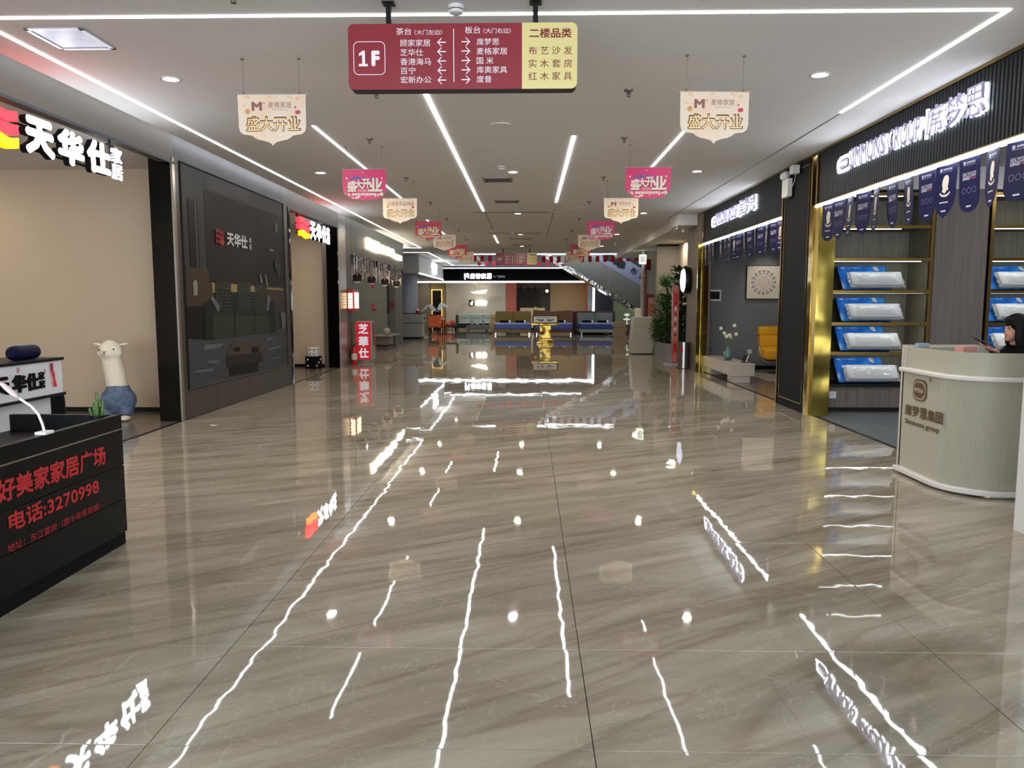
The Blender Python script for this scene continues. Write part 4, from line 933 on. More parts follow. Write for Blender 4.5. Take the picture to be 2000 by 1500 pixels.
b = B(); b.lathe([(.12, -.001), (.118, -.012), (.05, -.016)], -.32, 8.95, CEIL, 28); tag(b.make('ceiling_speaker', M_WHITE, smooth='a'), 'flat round ceiling speaker behind the hanging floor guide', 'speaker')
M_VENT = mt('vent_frame', '#a9a39a', .5); M_VD = mt('vent_dark', '#2c2a28', .6)
def vent(x0, x1, y0, y1, label):
    t = thing('ceiling_vent', label, 'vent', ((x0+x1)/2, (y0+y1)/2, CEIL), 'ceiling air vents')
    f = .025; b = B()
    for a in ((x0, x1, y0, y0+f), (x0, x1, y1-f, y1), (x0, x0+f, y0, y1), (x1-f, x1, y0, y1)): b.box(*a, CEIL-.014, CEIL-.001)
    b.make('frame', M_VENT, t); B().box(x0+f, x1-f, y0+f, y1-f, CEIL-.004, CEIL-.001).make('backing', M_VD, t)
    n = max(3, int((x1-x0)/.045)); proto = None
    for i in range(n):
        x = x0+f+(x1-x0-2*f)*(i+.5)/n
        if proto is None: proto = s0 = B().box(x-.004, x+.004, y0+f, y1-f, CEIL-.013, CEIL-.004).make('slat', M_VENT, t); xb = x
        else: s0 = proto.copy(); COL.objects.link(s0); s0.parent = t; s0.location = (x-xb, 0, 0)
vent(-.76, -.27, 12.6, 13.1, 'dark slatted ceiling vent beyond the smoke detector'); vent(-.68, -.2, 15.3, 15.75, 'second slatted ceiling vent towards the far end'); vent(-.62, .1, 24.2, 24.5, 'third and farther slatted ceiling vent'); vent(-.6, .1, 27.0, 27.3, 'farthest slatted ceiling vent')
for i, (x0, x1, y) in enumerate(((-1.25, .45, 17.35), (-1.2, .4, 22.45))):
    t = thing('linear_diffuser', '%s long slot diffuser crossing the ceiling' % ('nearer' if i == 0 else 'farther'), 'vent', ((x0+x1)/2, y, CEIL)); B().box(x0, x1, y-.07, y+.07, CEIL-.008, CEIL-.001).make('frame', M_VENT, t); B().box(x0+.03, x1-.03, y-.045, y+.045, CEIL-.0095, CEIL-.008).make('slot', M_VD, t)
for i, (x0, x1, y0, y1) in enumerate(((.72, 1.2, 16.6, 17.0), (-2.05, -1.5, 22.4, 22.9), (.5, .62, 17.2, 17.35))):
    b = B(); b.box(x0, x1, y0, y1, CEIL-.008, CEIL-.001); tag(b.make('access_panel', M_CEIL if i != 1 else M_WHITE, bevel=.003), ('flat access panel right of the slot diffuser', 'pale access panel left of the farther slot diffuser', 'tiny white plate beside the slot diffuser')[i], 'panel')
# square panel light near the upper left
t = thing('panel_light', 'pale blue square ceiling panel with a metal frame, upper left', 'light', (-3.5, 6.03, CEIL))
b = B()
for a in ((-3.72, -3.28, 5.8, 5.835), (-3.72, -3.28, 6.235, 6.27), (-3.72, -3.685, 5.8, 6.27), (-3.315, -3.28, 5.8, 6.27)): b.box(*a, CEIL-.012, CEIL-.001)
b.make('frame', mt('frame_silver', '#d4d2e2', .3, metal=.2), t, bevel=.003)
B().box(-3.685, -3.315, 5.835, 6.235, CEIL-.006, CEIL-.001).make('diffuser', mt('diffuser_pale_blue', '#b4b6dc', .3, emit=.0, var=(6, '#c4c8ea', .4, .6)), t)
# emergency light and cameras on the right
t = thing('emergency_light', 'white twin-head emergency light on the charcoal pillar top', 'light', (WR-.06, 11.62, 3.1))
B().box(WR-.10, WR-.03, 11.50, 11.76, 3.10, 3.36).make('battery_box', M_WHITE, t, bevel=.008)
for y in (11.62, 11.74):
    b = B(); b.lathe([(.055, 0), (.06, .02), (.05, .05), (.02, .07)], 0, 0, 0, 18); bmesh.ops.transform(b.bm, verts=b.bm.verts, matrix=Matrix.Translation((WR-.10, y, 3.42)) @ Matrix.Rotation(math.radians(100), 4, 'X') @ Matrix.Rotation(.5, 4, 'Y')); b.make('lamp_head', M_WHITEG, t, smooth='a')
b = B(); b.tube([(WR-.05, 11.5, 3.2), (WR-.03, 11.42, 3.3), (WR-.03, 11.38, 3.44)], .006, 6); b.make('cable', M_WHITE, t)
tag(B().box(WR-.13, WR-.025, 11.22, 11.36, 3.38, 3.50).make('junction_box', M_WHITE, bevel=.01), 'small white box beside the emergency light', 'box')
t = thing('security_camera', 'white bullet camera under the white corner box near the soffit', 'camera', (3.45, 18.2, 3.32))
b = B(); b.tube([(3.42, 18.1, 3.32), (3.42, 18.1, 3.25)], .015, 8); b.make('bracket', M_WHITE, t); b = B(); b.tube([(3.40, 18.15, 3.235), (3.36, 17.97, 3.205)], .034, 12); b.make('body', M_WHITE, t, smooth='a'); b = B(); b.tube([(3.3605, 17.975, 3.206), (3.358, 17.965, 3.204)], .026, 12); b.make('lens', M_BLACK, t)
t = thing('security_camera', 'small second camera right of the bullet camera', 'camera', (3.6, 18.3, 3.32)); b = B(); b.tube([(3.6, 18.3, 3.32), (3.6, 18.3, 3.24)], .012, 8); b.make('bracket', M_WHITE, t); B().ball((3.6, 18.3, 3.22), .035).make('dome', M_WHITE, t, smooth=True)
t = thing('security_camera', 'round white camera under the far right ceiling edge', 'camera', (2.9, 26, CEIL)); B().lathe([(.07, 0), (.07, -.06), (.05, -.14), (.02, -.17)], 2.9, 26, CEIL, 18).make('dome', M_WHITE, t, smooth='a'); B().lathe([(.09, -.001), (.09, -.02)], 2.9, 26, CEIL, 18).make('mount', M_WHITE, t)

# ------------------------------------------------------------ shelves with pillows (right)
M_SHLED = mt('shelf_led', (.95, 1, .98), emit=4); M_PIL = mt('pillow_foam', '#b4b2b4', .6); M_FILM = mt('plastic_film', '#dfe6e6', .15, bump=(20, .03, 4), spec=.8, aniso=(1, 1, 3)); M_BOXB = mt('box_black', '#101114', .35)
def blue_box_mat():
    m = mt('box_blue_print', '#1658b8', .25, spec=.6, var=(7, '#3f8ede', .35, .7)); return m
M_BOXBL = blue_box_mat()
SH = (.40, .86, 1.28, 1.73, 2.18, 2.63, 3.08)
def shelf(x0, x1, label):
    y0, y1 = 11.02, 11.60; t = thing('shelf_unit', label, 'shelf', ((x0+x1)/2, 11.3, 0), 'brass-edged display shelves')
    B().box(x0, x1, y1, y1+.015, .38, 3.11).make('back_panel', M_WOODL, t)
    for xa in (x0, x1-.02): B().box(xa, xa+.02, y0+.02, y1, .38, 3.11).make('side_panel', M_WOODL, t)
    B().box(x0, x1, y0+.03, y1, .06, .375).make('plinth', M_WOOD, t); B().box(x0+.02, x1-.02, y0+.08, y1, 0, .06).make('kick_board', M_BLACK, t)
    for xa in (x0-.035, x1-.012): B().box(xa, xa+.047, y0-.03, y0+.02, .36, 3.11).make('brass_post', M_GOLDS, t)
    for z in SH:
        B().box(x0+.012, x1-.012, y0, y1, z-.04, z-.005).make('board', M_WOODL if z > .5 else M_BLACK, t)
        B().box(x0+.012, x1-.012, y0-.02, y0, z-.045, z).make('brass_edge', M_GOLDS if z > .5 else M_BLACK, t)
        if z in (2.18, 2.63, 3.08): B().box(x0+.03, x1-.10 if z < 2.5 else x1-.4, y0+.03, y0+.05, z-.05, z-.041).make('led_bar', M_SHLED, t)
        elif z > .5: B().box(x0+.05, x1-.05, y0+.03, y0+.045, z-.045, z-.04).make('led_bar', M_LED2, t)
    return t
shelf(4.27, 5.62, 'brass-edged shelf unit beside the brass column, holding four pillows'); shelf(6.46, 7.9, 'brass-edged shelf unit at the right edge behind the desk')
def spot_in(x, z): lamp('SPOT', (x, 11.25, z), 1.6, (1, .95, .85), .01, spot=1.6, rot=(0, .25, 0))
for z in (3.02, 2.12, 1.67, 1.22): spot_in(5.45, z)
for z in (2.12, 1.67, 1.22, .80): lamp('AREA', (4.95, 11.08, z), .55, (.95, 1, .97), 1.1, .03, rot=(math.radians(25), 0, 0))
for z in (2.12, 1.67, 1.22): lamp('AREA', (6.9, 11.08, z), .55, (.95, 1, .97), .9, .03, rot=(math.radians(25), 0, 0))
def pillow_set(x, z, k, lab, grp):
    # leaning carton: local frame, u across, v up the slope
    an = math.radians(52); V = Vector((0, math.cos(an), math.sin(an))); O = Vector((x, 11.12, z+.012))
    t = thing('pillow_carton', 'black carton with blue front %s' % lab, 'box', (x, 11.3, z), 'blue fronted cartons')
    b = B(); b.prism([(0, 0), (.70, 0), (.70, .44), (0, .44)], O, EX, V, -.10); b.make('carton', M_BOXB, t, bevel=.003)
    b = B(); b.prism([(.006, .006), (.694, .006), (.694, .434), (.006, .434)], O, EX, V, .0015); bf = b.make('blue_front', M_BOXBL, t)
    b = B(); b.prism([(.52, .42), (.56, .425), (.585, .40), (.58, .375), (.595, .355), (.57, .335), (.55, .345), (.525, .36), (.515, .39)], O+Vector((0, -.002, .002)), EX, V, .001); b.make('bust_print', M_BUST, bf)
    text('lettering', '| 席梦思集团', M_PWH, bf, O+Vector((.13, -.002, .002))+V*.385, EX, V, .18, .025, .001, .0)
    b = B(); b.prism([(.05, .385), (.11, .385), (.11, .41), (.05, .41)], O+Vector((0, -.002, .002)), EX, V, .001); b.make('emblem_print', M_PWH, bf)
    b = B(); b.prism([(.30, .26), (.33, .29), (.345, .35), (.36, .30), (.40, .27)], O+Vector((0, -.002, .002)), EX, V, .001); b.make('tower_print', mt('print_deep_blue', '#18306e', .4), bf)
    text('lettering', '中国风睡眠', M_PWH, bf, O+Vector((.36, -.002, .002))+V*.225, EX, V, .2, .035, .001, .02)
    # wrapped pillow leaning lower on the carton
    p = thing('wrapped_pillow', 'wrapped white pillow %s' % lab, 'pillow', (x+.45, 11.0, z), 'plastic-wrapped pillows')
    b = B(); C = O+V*.115+Vector((.46, -.062, .045)); rot = (an, 0, 0)
    b.obox(C, (.74, .25, .085), rot); b.obox(C+Vector((0, -.01, -.006)), (.68, .22, .10), rot)
    pw = b.make('pillow', M_PIL, p, smooth=True, remesh=.016)
    b = B(); rr = random.Random(k*3+1); nx, nz = 30, 16
    def fp(i, j, side):
        u = -.385+.77*i/(nx-1); v = -.135+.27*j/(nz-1)
        e = max(abs(u)/.385, abs(v)/.135); th = .056*max(0, (1-e**5))+.006
        wr = (rr.random()-.5)*.010+math.sin(i*.6+j*1.9+k)*.004
        du = (rr.random()-.5)*.03 if i in (0, nx-1) else 0
        return C+Vector((u+du, 0, 0))+V*v+Vector((0, -math.sin(an), math.cos(an)))*((th+abs(wr))*side)
    for side in (1, -.9):
        g = [[b.bm.verts.new(fp(i, j, side)) for j in range(nz)] for i in range(nx)]
        for i in range(nx-1):
            for j in range(nz-1): b.bm.faces.new((g[i][j], g[i+1][j], g[i+1][j+1], g[i][j+1]))
    b.make('plastic_wrap', M_FILM2, pw, smooth=True)
M_FILM2 = mt('plastic_film_thin', '#c8d0ce', .14, spec=1, alpha=.4)
w4 = ['on the top filled board beside the brass column', 'on the second filled board beside the brass column', 'on the third filled board beside the brass column', 'on the lowest board beside the brass column']
for k, z in enumerate((1.73, 1.28, .86, .40)): pillow_set(4.47, z, k, w4[k], 0)
w4 = ['on the top filled board of the right edge shelf', 'on the second filled board of the right edge shelf', 'behind the seated person on the right edge shelf']
for k, z in enumerate((1.73, 1.28, .86)): pillow_set(6.55, z, k+5, w4[k], 0)
def socket(x, y, z, label, s_=.09):
    t = thing('wall_socket', label, 'socket', (x, y, z), 'white wall sockets'); B().box(x-s_/2, x+s_/2, y-.012, y, z, z+s_).make('plate', M_WHITE, t, bevel=.003)
    b = B()
    for dx in (-.014, 0, .014): b.box(x+dx-.002, x+dx+.002, y-.0135, y-.012, z+s_*.55, z+s_*.68)
    b.make('slots', M_BLACK, t)
socket(4.36, 11.05, .19, 'white socket on the plinth of the pillow shelf', .1); socket(5.2, 18.2, .36, 'white socket on the grey wall beside the yellow chair', .1)

# ------------------------------------------------------------ second right shop
t = thing('framed_picture', 'square framed picture of a blue and brown flower wreath on the grey wall', 'picture', (5.46, 18.17, 1.66))
B().box(5.06, 5.86, 18.15, 18.2, 1.64, 2.42).make('frame', M_BLACK, t); B().box(5.075, 5.845, 18.145, 18.15, 1.655, 2.405).make('canvas', mt('canvas_cream', '#d8cdbb', .7), t)
cx, cz = 5.46, 2.03; b = B(); b2 = B(); b3 = B()
for k in range(16):
    a = k*math.pi/8; c, s_ = math.cos(a), math.sin(a)
    def P3(r, tt): return (cx+r*c-tt*s_, cz+r*s_+tt*c)
    b.prism([P3(.235, -.035), P3(.275, -.02), P3(.285, .0), P3(.275, .02), P3(.235, .035), P3(.262, .0)], (0, 18.144, 0), EX, EZ, .001)
    b2.prism([P3(.19, -.03), P3(.215, -.008), P3(.245, -.012), P3(.225, .0), P3(.245, .012), P3(.215, .008), P3(.19, .03), P3(.2, .0)], (0, 18.144, 0), EX, EZ, .001)
    b3.prism([P3(.10, -.008), P3(.13, -.012), P3(.16, 0), P3(.13, .012), P3(.10, .008)], (0, 18.144, 0), EX, EZ, .001)
    b3.prism([P3(.04, -.005), P3(.06, -.007), P3(.08, 0), P3(.06, .007)], (0, 18.144, 0), EX, EZ, .001)
b.make('wreath_print', mt('print_umber', '#4a3f3a', .6), t); b2.make('flower_print', mt('print_slate_blue', '#5d7fb0', .6), t); b3.make('rosette_print', mt('print_tan', '#b8a690', .6), t)
lamp('SPOT', (5.5, 17.3, 3.25), 30, (1, .93, .82), .03, spot=.9, rot=(math.radians(32), 0, 0), blend=.8)
t = thing('air_conditioner_grille', 'black wall air outlet with a pale frame on the grey wall', 'vent', (4.4, 18.18, 1.62))
b = B(); b.box(4.1, 4.49, 18.18, 18.2, 1.60, 1.86); b.make('frame', M_WHITE, t); B().box(4.1, 4.46, 18.176, 18.18, 1.64, 1.82).make('slot', M_BLACK, t)
# TV bench
t = thing('tv_bench', 'long pale lacquered TV bench with a vase on the right shop edge', 'bench', (4.15, 16.3, 0)); M_TVB = mt('tv_bench_lacquer', '#b5ada2', .35)
B().box(3.95, 4.40, 15.0, 17.5, .13, .35).make('body', M_TVB, t, bevel=.006); B().box(3.94, 4.41, 14.99, 17.51, .35, .37).make('top', mt('tv_bench_top', '#bdb6ab', .25), t, bevel=.004)
B().box(4.0, 4.32, 15.02, 15.5, 0, .13).make('foot', M_TVB, t); B().box(4.0, 4.32, 16.9, 17.4, 0, .13).make('foot', M_TVB, t)
for i in range(4): B().box(3.944, 3.95, 15.08+i*.61, 15.66+i*.61, .15, .33).make('drawer_front', M_TVB, t, bevel=.002)
t = thing('flower_vase', 'teal glazed vase with white flowers on the TV bench', 'vase', (4.13, 16.0, .37))
B().lathe([(.05, 0), (.08, .02), (.1, .1), (.085, .17), (.045, .21), (.05, .23), (.045, .26), (.055, .28), (.05, .28)], 4.13, 16.0, .37, 26).make('vase', mt('vase_teal', '#5c7d7c', .2, var=(5, '#43615f', .4, .6)), t, smooth=True)
st = B(); fls = [(-.16, .0, .66), (-.08, .04, .56), (.02, 0, .52), (.11, -.02, .72), (.16, .02, .54), (-.05, -.04, .50), (.05, .03, .48)]
for dx, dy, hz in fls: st.tube([(4.13, 16.0, .6), (4.13+dx*.4, 16.0+dy, .37+hz*.6), (4.13+dx, 16.0+dy, .37+hz)], .005, 5)
st.make('stems', mt('stem_green', '#5d7a3c', .6), t)
for dx, dy, hz in fls:
    b = B()
    for k in range(5):
        a = k*1.257; b.ball((4.13+dx+.02*math.cos(a), 16.0+dy-.012, .37+hz+.02*math.sin(a)), (.022, .01, .017), (0, -a, 0), 8, 6)
    b.make('blossom', mt('petal_white', '#efe9d6', .6), t, smooth=True)
t = thing('card_stand', 'small black card stand at the near end of the TV bench', 'stand', (4.3, 15.35, .37)); B().obox((4.3, 15.35, .375), (.12, .1, .01)).make('foot', M_BLACK, t)
for dx in (-.03, .01, .05): b = B(); b.obox((4.3+dx, 15.35, .45), (.02, .01, .15), (0, .35, 0)); b.make('card', M_BLACK if dx < .05 else M_WHITE, t)
# yellow lounge chair
t = thing('lounge_chair', 'yellow cushioned lounge chair in a pale shell partly behind the charcoal pillar', 'chair', (5.48, 17.0, 0)); M_YC = mt('cushion_yellow', '#d99a0e', .8, bump=(25, .004))
cxx, cyy = 5.48, 17.0
for nme, c, s_, r in (('headrest', (cxx, cyy+.30, .93), (.74, .2, .22), (-.15, 0, 0)), ('back_cushion', (cxx, cyy+.24, .70), (.72, .22, .26), (-.2, 0, 0)), ('seat_cushion', (cxx, cyy-.02, .47), (.72, .62, .24), (.12, 0, 0))):
    b = B(); b.obox(c, s_, r); o = b.make(nme, M_YC, t, smooth=True, remesh=.035)
b = B()
n = 14; g = []
for i in range(n+1):
    a = math.pi*(i/n); row = []
    for j in range(6):
        q = j/5; w_ = .20+.22*q**.6; row.append(b.bm.verts.new((cxx-math.cos(a)*w_*1.0, cyy+.02+math.sin(a)*w_*.9-.05, .24+.32*q**1.6+.12*math.sin(a)*q)))
    g.append(row)
for i in range(n):
    for j in range(5): b.bm.faces.new((g[i][j], g[i+1][j], g[i+1][j+1], g[i][j+1]))
b.bm.faces.new([g[i][0] for i in range(n+1)])
o = b.make('shell', mt('shell_grey', '#a8a29a', .4), t, smooth=True); md = o.modifiers.new('th', 'SOLIDIFY'); md.thickness = .03
b = B(); b.lathe([(.2, 0), (.2, .015), (.04, .03), (.03, .25)], cxx, cyy, .0125, 24); b.make('swivel_base', M_BLACK, t, smooth='a')
t = thing('side_table', 'low taupe block table beside the yellow chair', 'table', (5.9, 16.3, 0)); B().box(5.55, 6.3, 16.0, 16.6, .0125, .26).make('body', M_WOOD, t); B().box(5.53, 6.32, 15.98, 16.62, .26, .30).make('top', mt('tabletop_pale', '#b8b2a8', .3), t)
tag(B().box(4.75, 7.3, 15.2, 17.9, 0, .012).make('rug', mt('rug_grey', '#8d867c', .95, var=(8, '#736c64', .4, .6))), 'pale patterned rug under the yellow chair', 'rug')

# ------------------------------------------------------------ curved white reception desk on the right
def path_off(off):
    """outline from the far left end, along the left face, round the corner, along the front to the right"""
    r = .42-off; P = [(3.40-0+off*1.0, 7.10)]
    # corner centre
    cx, cy = 3.40+.42, 6.05+.42
    for i in range(13):
        a = math.radians(180+90*i/12); P.append((cx+r*math.cos(a), cy+r*math.sin(a)))
    P.append((4.9, 6.05+off)); return P
def band(off, z0, z1, th, name, mat, parent, x_end=None, **k):
    A = path_off(off); Bp = path_off(off+th)
    b = B(); b.prism([(p[0], p[1]) for p in A]+[(p[0], p[1]) for p in Bp[::-1]], (0, 0, z0), EX, EY, z1-z0); return b.make(name, mat, parent, **k)
t = thing('reception_desk', 'white fluted reception desk with rounded corner and brown lettering', 'desk', (3.9, 6.5, 0)); M_RD = mt('desk_ivory', '#aaa896', .45); M_RDW = mt('desk_white_lip', '#d6d1cc', .3)
band(.03, .06, .93, .05, 'body', M_RD, t, smooth='a'); band(-.02, 0.015, .06, .1, 'toe_ring', M_RDW, t, smooth='a', bevel=.008); band(-.01, .93, .97, .16, 'ledge', M_RDW, t, smooth='a', bevel=.012, seg=3); band(.055, .97, 1.155, .02, 'upper_screen', M_RD, t, smooth='a')
# flutes round the corner and along the front
fl_ = B(); pth = path_off(.03)
pts = []
for i in range(len(pth)-1):
    a, c = Vector(pth[i]), Vector(pth[i+1]); L = (c-a).length; pts.append((a, c, L))
tot = sum(p[2] for p in pts); pitch = .0165; s_ = pts[0][2]+.04
while s_ < tot:
    q = s_
    for a, c, L in pts:
        if q <= L: break
        q -= L
    d = (c-a).normalized(); p = a+d*q; nrm = Vector((-d.y, d.x))*-1
    if nrm.dot(p-Vector((3.9, 6.6))) < 0: nrm = -nrm
    w_ = d*.0055; o1 = [p-w_, p-w_*.5+nrm*.005, p+w_*.5+nrm*.005, p+w_]
    fl_.prism([(v.x, v.y) for v in o1], (0, 0, .065), EX, EY, .86); s_ += pitch
fl_.make('flutes', M_RD, t, kind='stuff')
B().box(3.43, 3.9, 7.06, 7.10, 0, 1.16).make('end_panel', M_RD, t, bevel=.01); B().box(3.62, 4.85, 6.32, 6.75, .72, .75).make('worktop', M_WHITE, t)
M_BRZ = mt('letter_bronze', '#6e5838', .4, metal=.5)
fx = 3.43
def LT(s, ya, yb, z0, z1, bold, d=.008): text('letter', s, M_BRZ, t, (fx, ya, z0), NY, EZ, ya-yb, z1-z0, d, bold)
for i, ch in enumerate('席梦思集团'): LT(ch, 7.0-i*.131, 7.0-i*.131-.122, .545, .645, .03)
LT('Simmons group', 6.99, 6.40, .455, .515, .03)
cy_, cz_ = 6.76, .79
def em(f, n=20): return [(-(.085*f*math.copysign(abs(math.cos(k*2*math.pi/n))**.6, math.cos(k*2*math.pi/n))), .068*f*math.copysign(abs(math.sin(k*2*math.pi/n))**.6, math.sin(k*2*math.pi/n))) for k in range(n)]
b = B(); b.prism([(p[0], p[1]) for p in em(1.4)], (fx-.004, cy_, cz_), NY, EZ, .003); b.make('emblem_rim', M_BRZ, t)
b = B(); b.prism(em(1.25), (fx-.0085, cy_, cz_), NY, EZ, .002); b.make('emblem_ground', mt('emblem_silver', '#c4bba6', .25, metal=.6), t)
b = B(); b.prism(em(.95), (fx-.011, cy_, cz_), NY, EZ, .002); b.make('emblem_plate', M_BRZ, t)
b = B(); b.prism([(-.095, -.026), (.095, -.026), (.095, .026), (-.095, .026)], (fx-.0135, cy_, cz_), NY, EZ, .001); b.make('emblem_band', M_BRZ, t)
text('emblem_word', 'MYRNA', mt('emblem_silver2', '#d8cfba', .3), t, (fx-.014, cy_+.08, cz_-.02), NY, EZ, .16, .04, .002, .01)
text('letter', '®', M_BRZ, t, (fx, cy_-.14, cz_+.085), NY, EZ, .05, .045, .004, .01)
t = thing('partition', 'low white screen with a rounded end on the back of the fluted desk', 'screen', (3.7, 7.3, 0))
b = B(); b.prism([(3.48, 0), (4.28, 0), (4.28, 1.06), (4.26, 1.12), (4.22, 1.155), (4.15, 1.165), (3.48, 1.165)], (0, 7.2, 0), EX, EZ, -.03); b.make('screen', mt('screen_white', '#c9c5b8', .4), t)
tag(B().box(3.50, 3.60, 6.98, 7.04, 1.156, 1.19).make('tissue_box', mt('pale_blue', '#8aa6b8', .5), bevel=.004), 'small pale blue box on the far end of the fluted desk', 'box')
tag(B().obox((3.72, 6.62, .985), (.13, .1, .40), (0, 0, .2)).make('folder_stand', mt('pink_paper', '#d0958c', .5)), 'pink folder standing behind the desk screen', 'folder')
# person behind the desk
M_SKIN = mt('skin', '#b98a72', .6); M_HAIR = mt('hair_black', '#070606', .6, spec=.2); M_CLO = mt('clothes_black', '#08080a', .9, spec=.1)
PX, PY = 4.50, 7.25
t = thing('stool', 'round black stool under the seated person behind the fluted desk', 'stool', (PX+.1, PY, 0)); B().lathe([(.19, .49), (.19, .54), (.17, .55)], PX+.1, PY, 0, 22).make('seat', M_BLKM, t, smooth='a'); B().lathe([(.22, 0), (.22, .02), (.03, .03), (.03, .49)], PX+.1, PY, 0, 22).make('post', M_CHROME, t, smooth='a')
t = thing('person', 'seated person with long black hair in black clothes looking at a phone', 'person', (PX, PY, 0))
def skin(name, verts, edges, mat, parent, sub=2):
    L = WLOC[parent]; me = bpy.data.meshes.new(name); me.from_pydata([Vector(v[:3])-L for v in verts], edges, []); me.materials.append(mat)
    o = bpy.data.objects.new(name, me); COL.objects.link(o); WLOC[o] = L
    sk = o.modifiers.new('skin', 'SKIN'); sk.use_smooth_shade = True
    for i, v in enumerate(verts): me.skin_vertices[0].data[i].radius = (v[3], v[4] if len(v) > 4 else v[3])
    me.skin_vertices[0].data[0].use_root = True
    sb = o.modifiers.new('sub', 'SUBSURF'); sb.levels = sub; sb.render_levels = sub
    me2 = bpy.data.meshes.new_from_object(o.evaluated_get(bpy.context.evaluated_depsgraph_get())); o.modifiers.clear(); o.data = me2
    for p in me2.polygons: p.use_smooth = True
    o.parent = parent; return o
x, y = PX+.12, PY
V = [(x, y, .68, .15, .12), (x-.01, y, .85, .13, .1), (x-.03, y, 1.0, .15, .1), (x-.05, y, 1.12, .12, .08), (x-.07, y, 1.19, .05, .05),            # 0-4 pelvis to neck
     (x-.05, y-.15, 1.11, .06), (x-.14, y-.19, .95, .045), (x-.30, y-.14, 1.09, .035),      # 5-7 near arm
     (x-.05, y+.15, 1.11, .06), (x-.14, y+.19, .95, .045), (x-.30, y+.06, 1.10, .035),   # 8-10 far arm
     (x-.06, y-.09, .66, .09), (x-.42, y-.10, .62, .065), (x-.40, y-.10, .1, .04), (x-.50, y-.10, .045, .035),
     (x-.06, y+.09, .66, .09), (x-.42, y+.10, .62, .065), (x-.40, y+.10, .1, .04), (x-.50, y+.10, .045, .035)]
E_ = [(0, 1), (1, 2), (2, 3), (3, 4), (3, 5), (5, 6), (6, 7), (3, 8), (8, 9), (9, 10), (0, 11), (11, 12), (12, 13), (13, 14), (0, 15), (15, 16), (16, 17), (17, 18)]
skin('body_in_black_clothes', V, E_, M_CLO, t)
hx, hy, hz = x-.10, y, 1.305
b = B(); b.ball((hx, hy, hz+.02), (.088, .072, .105)); b.ball((hx-.03, hy, hz-.04), (.06, .056, .07)); b.ball((hx-.083, hy, hz-.008), (.016, .012, .022)); b.ball((hx-.055, hy, hz-.088), (.03, .03, .024)); b.ball((hx-.078, hy, hz-.045), (.014, .022, .012)); b.tube([(hx+.01, hy, hz-.14), (hx, hy, hz-.03)], .046, 14)
b.ball((hx-.07, hy, hz+.035), (.014, .05, .01)); b.make('head', M_SKIN, t, smooth=True, remesh=.006)
for s_ in (-1, 1):
    B().ball((hx-.079, hy+s_*.03, hz+.015), (.008, .014, .006)).make('eye', M_EYE, t, smooth=True); B().ball((hx+.01, hy+s_*.075, hz-.0), (.018, .008, .028)).make('ear', M_SKIN, t, smooth=True)
B().ball((hx-.089, hy, hz-.048), (.006, .02, .006)).make('mouth', mt('lips', '#9c4c48', .5), t, smooth=True)
b = B(); b.ball((hx+.015, hy, hz+.055), (.106, .092, .10)); b.ball((hx+.045, hy, hz-.05), (.085, .092, .13)); b.ball((hx+.06, hy, hz-.17), (.07, .11, .13)); b.ball((hx-.045, hy, hz+.09), (.05, .075, .04)); b.ball((hx-.0, hy-.075, hz-.05), (.05, .022, .13)); b.ball((hx-.0, hy+.075, hz-.05), (.05, .022, .13)); b.ball((hx-.03, hy-.062, hz+.05), (.04, .025, .05)); b.make('hair', M_HAIR, t, smooth=True, remesh=.008)
def hand(name, wx, wy, wz, s_, parent):
    V = [(wx, wy, wz, .022, .016), (wx-.035, wy, wz+.012, .03, .014), (wx-.075, wy, wz+.022, .032, .012)]; E = [(0, 1), (1, 2)]
    for k, L in enumerate((.06, .07, .066, .052)):
        yy = wy+(-.027+k*.018); i0 = len(V)
        V += [(wx-.095, yy, wz+.026, .0085), (wx-.095-L*.5, yy, wz+.028+.012, .008), (wx-.095-L*.72, yy, wz+.052, .007)]
        E += [(2, i0), (i0, i0+1), (i0+1, i0+2)]
    i0 = len(V); V += [(wx-.045, wy+s_*.035, wz+.028, .010), (wx-.075, wy+s_*.045, wz+.05, .009), (wx-.098, wy+s_*.03, wz+.064, .008)]; E += [(1, i0), (i0, i0+1), (i0+1, i0+2)]
    skin(name, V, E, M_SKIN, parent, 1)
hand('hand', x-.31, y-.14, 1.10, 1, t); hand('hand', x-.31, y+.055, 1.11, -1, t)
tag(B().obox((x-.435, y-.06, 1.20), (.16, .085, .012), (.15, .42, -.25)).make('phone', M_BLACK, bevel=.004), 'black phone held flat by the seated person', 'phone')
t = thing('price_stand', 'bright red stand cut by the right picture edge', 'stand', (3.42, 4.96, 0)); B().box(3.34, 3.6, 4.86, 4.98, .02, .55).make('panel', mt('stand_red', '#c8102c', .4), t); B().box(3.325, 3.62, 4.84, 5.0, .55, .59).make('cap', mt('stand_red', '#c8102c', .4), t); B().box(3.33, 3.62, 4.85, 5.0, 0, .02).make('foot', mt('foot_navy', '#1c2440', .5), t)
t = thing('wall_switch', 'grey switch plates on the white column at the right edge', 'switch', (3.41, 5.02, 1.0)); B().box(3.375, 3.46, 5.008, 5.02, 1.265, 1.35).make('plate', mt('switch_grey', '#9c9a9c', .4), t, bevel=.003); B().box(3.375, 3.46, 5.008, 5.02, .86, 1.2).make('panel', mt('switch_grey', '#9c9a9c', .4), t, bevel=.003); B().box(3.385, 3.41, 5.004, 5.008, 1.29, 1.325).make('key', M_WHITE, t)
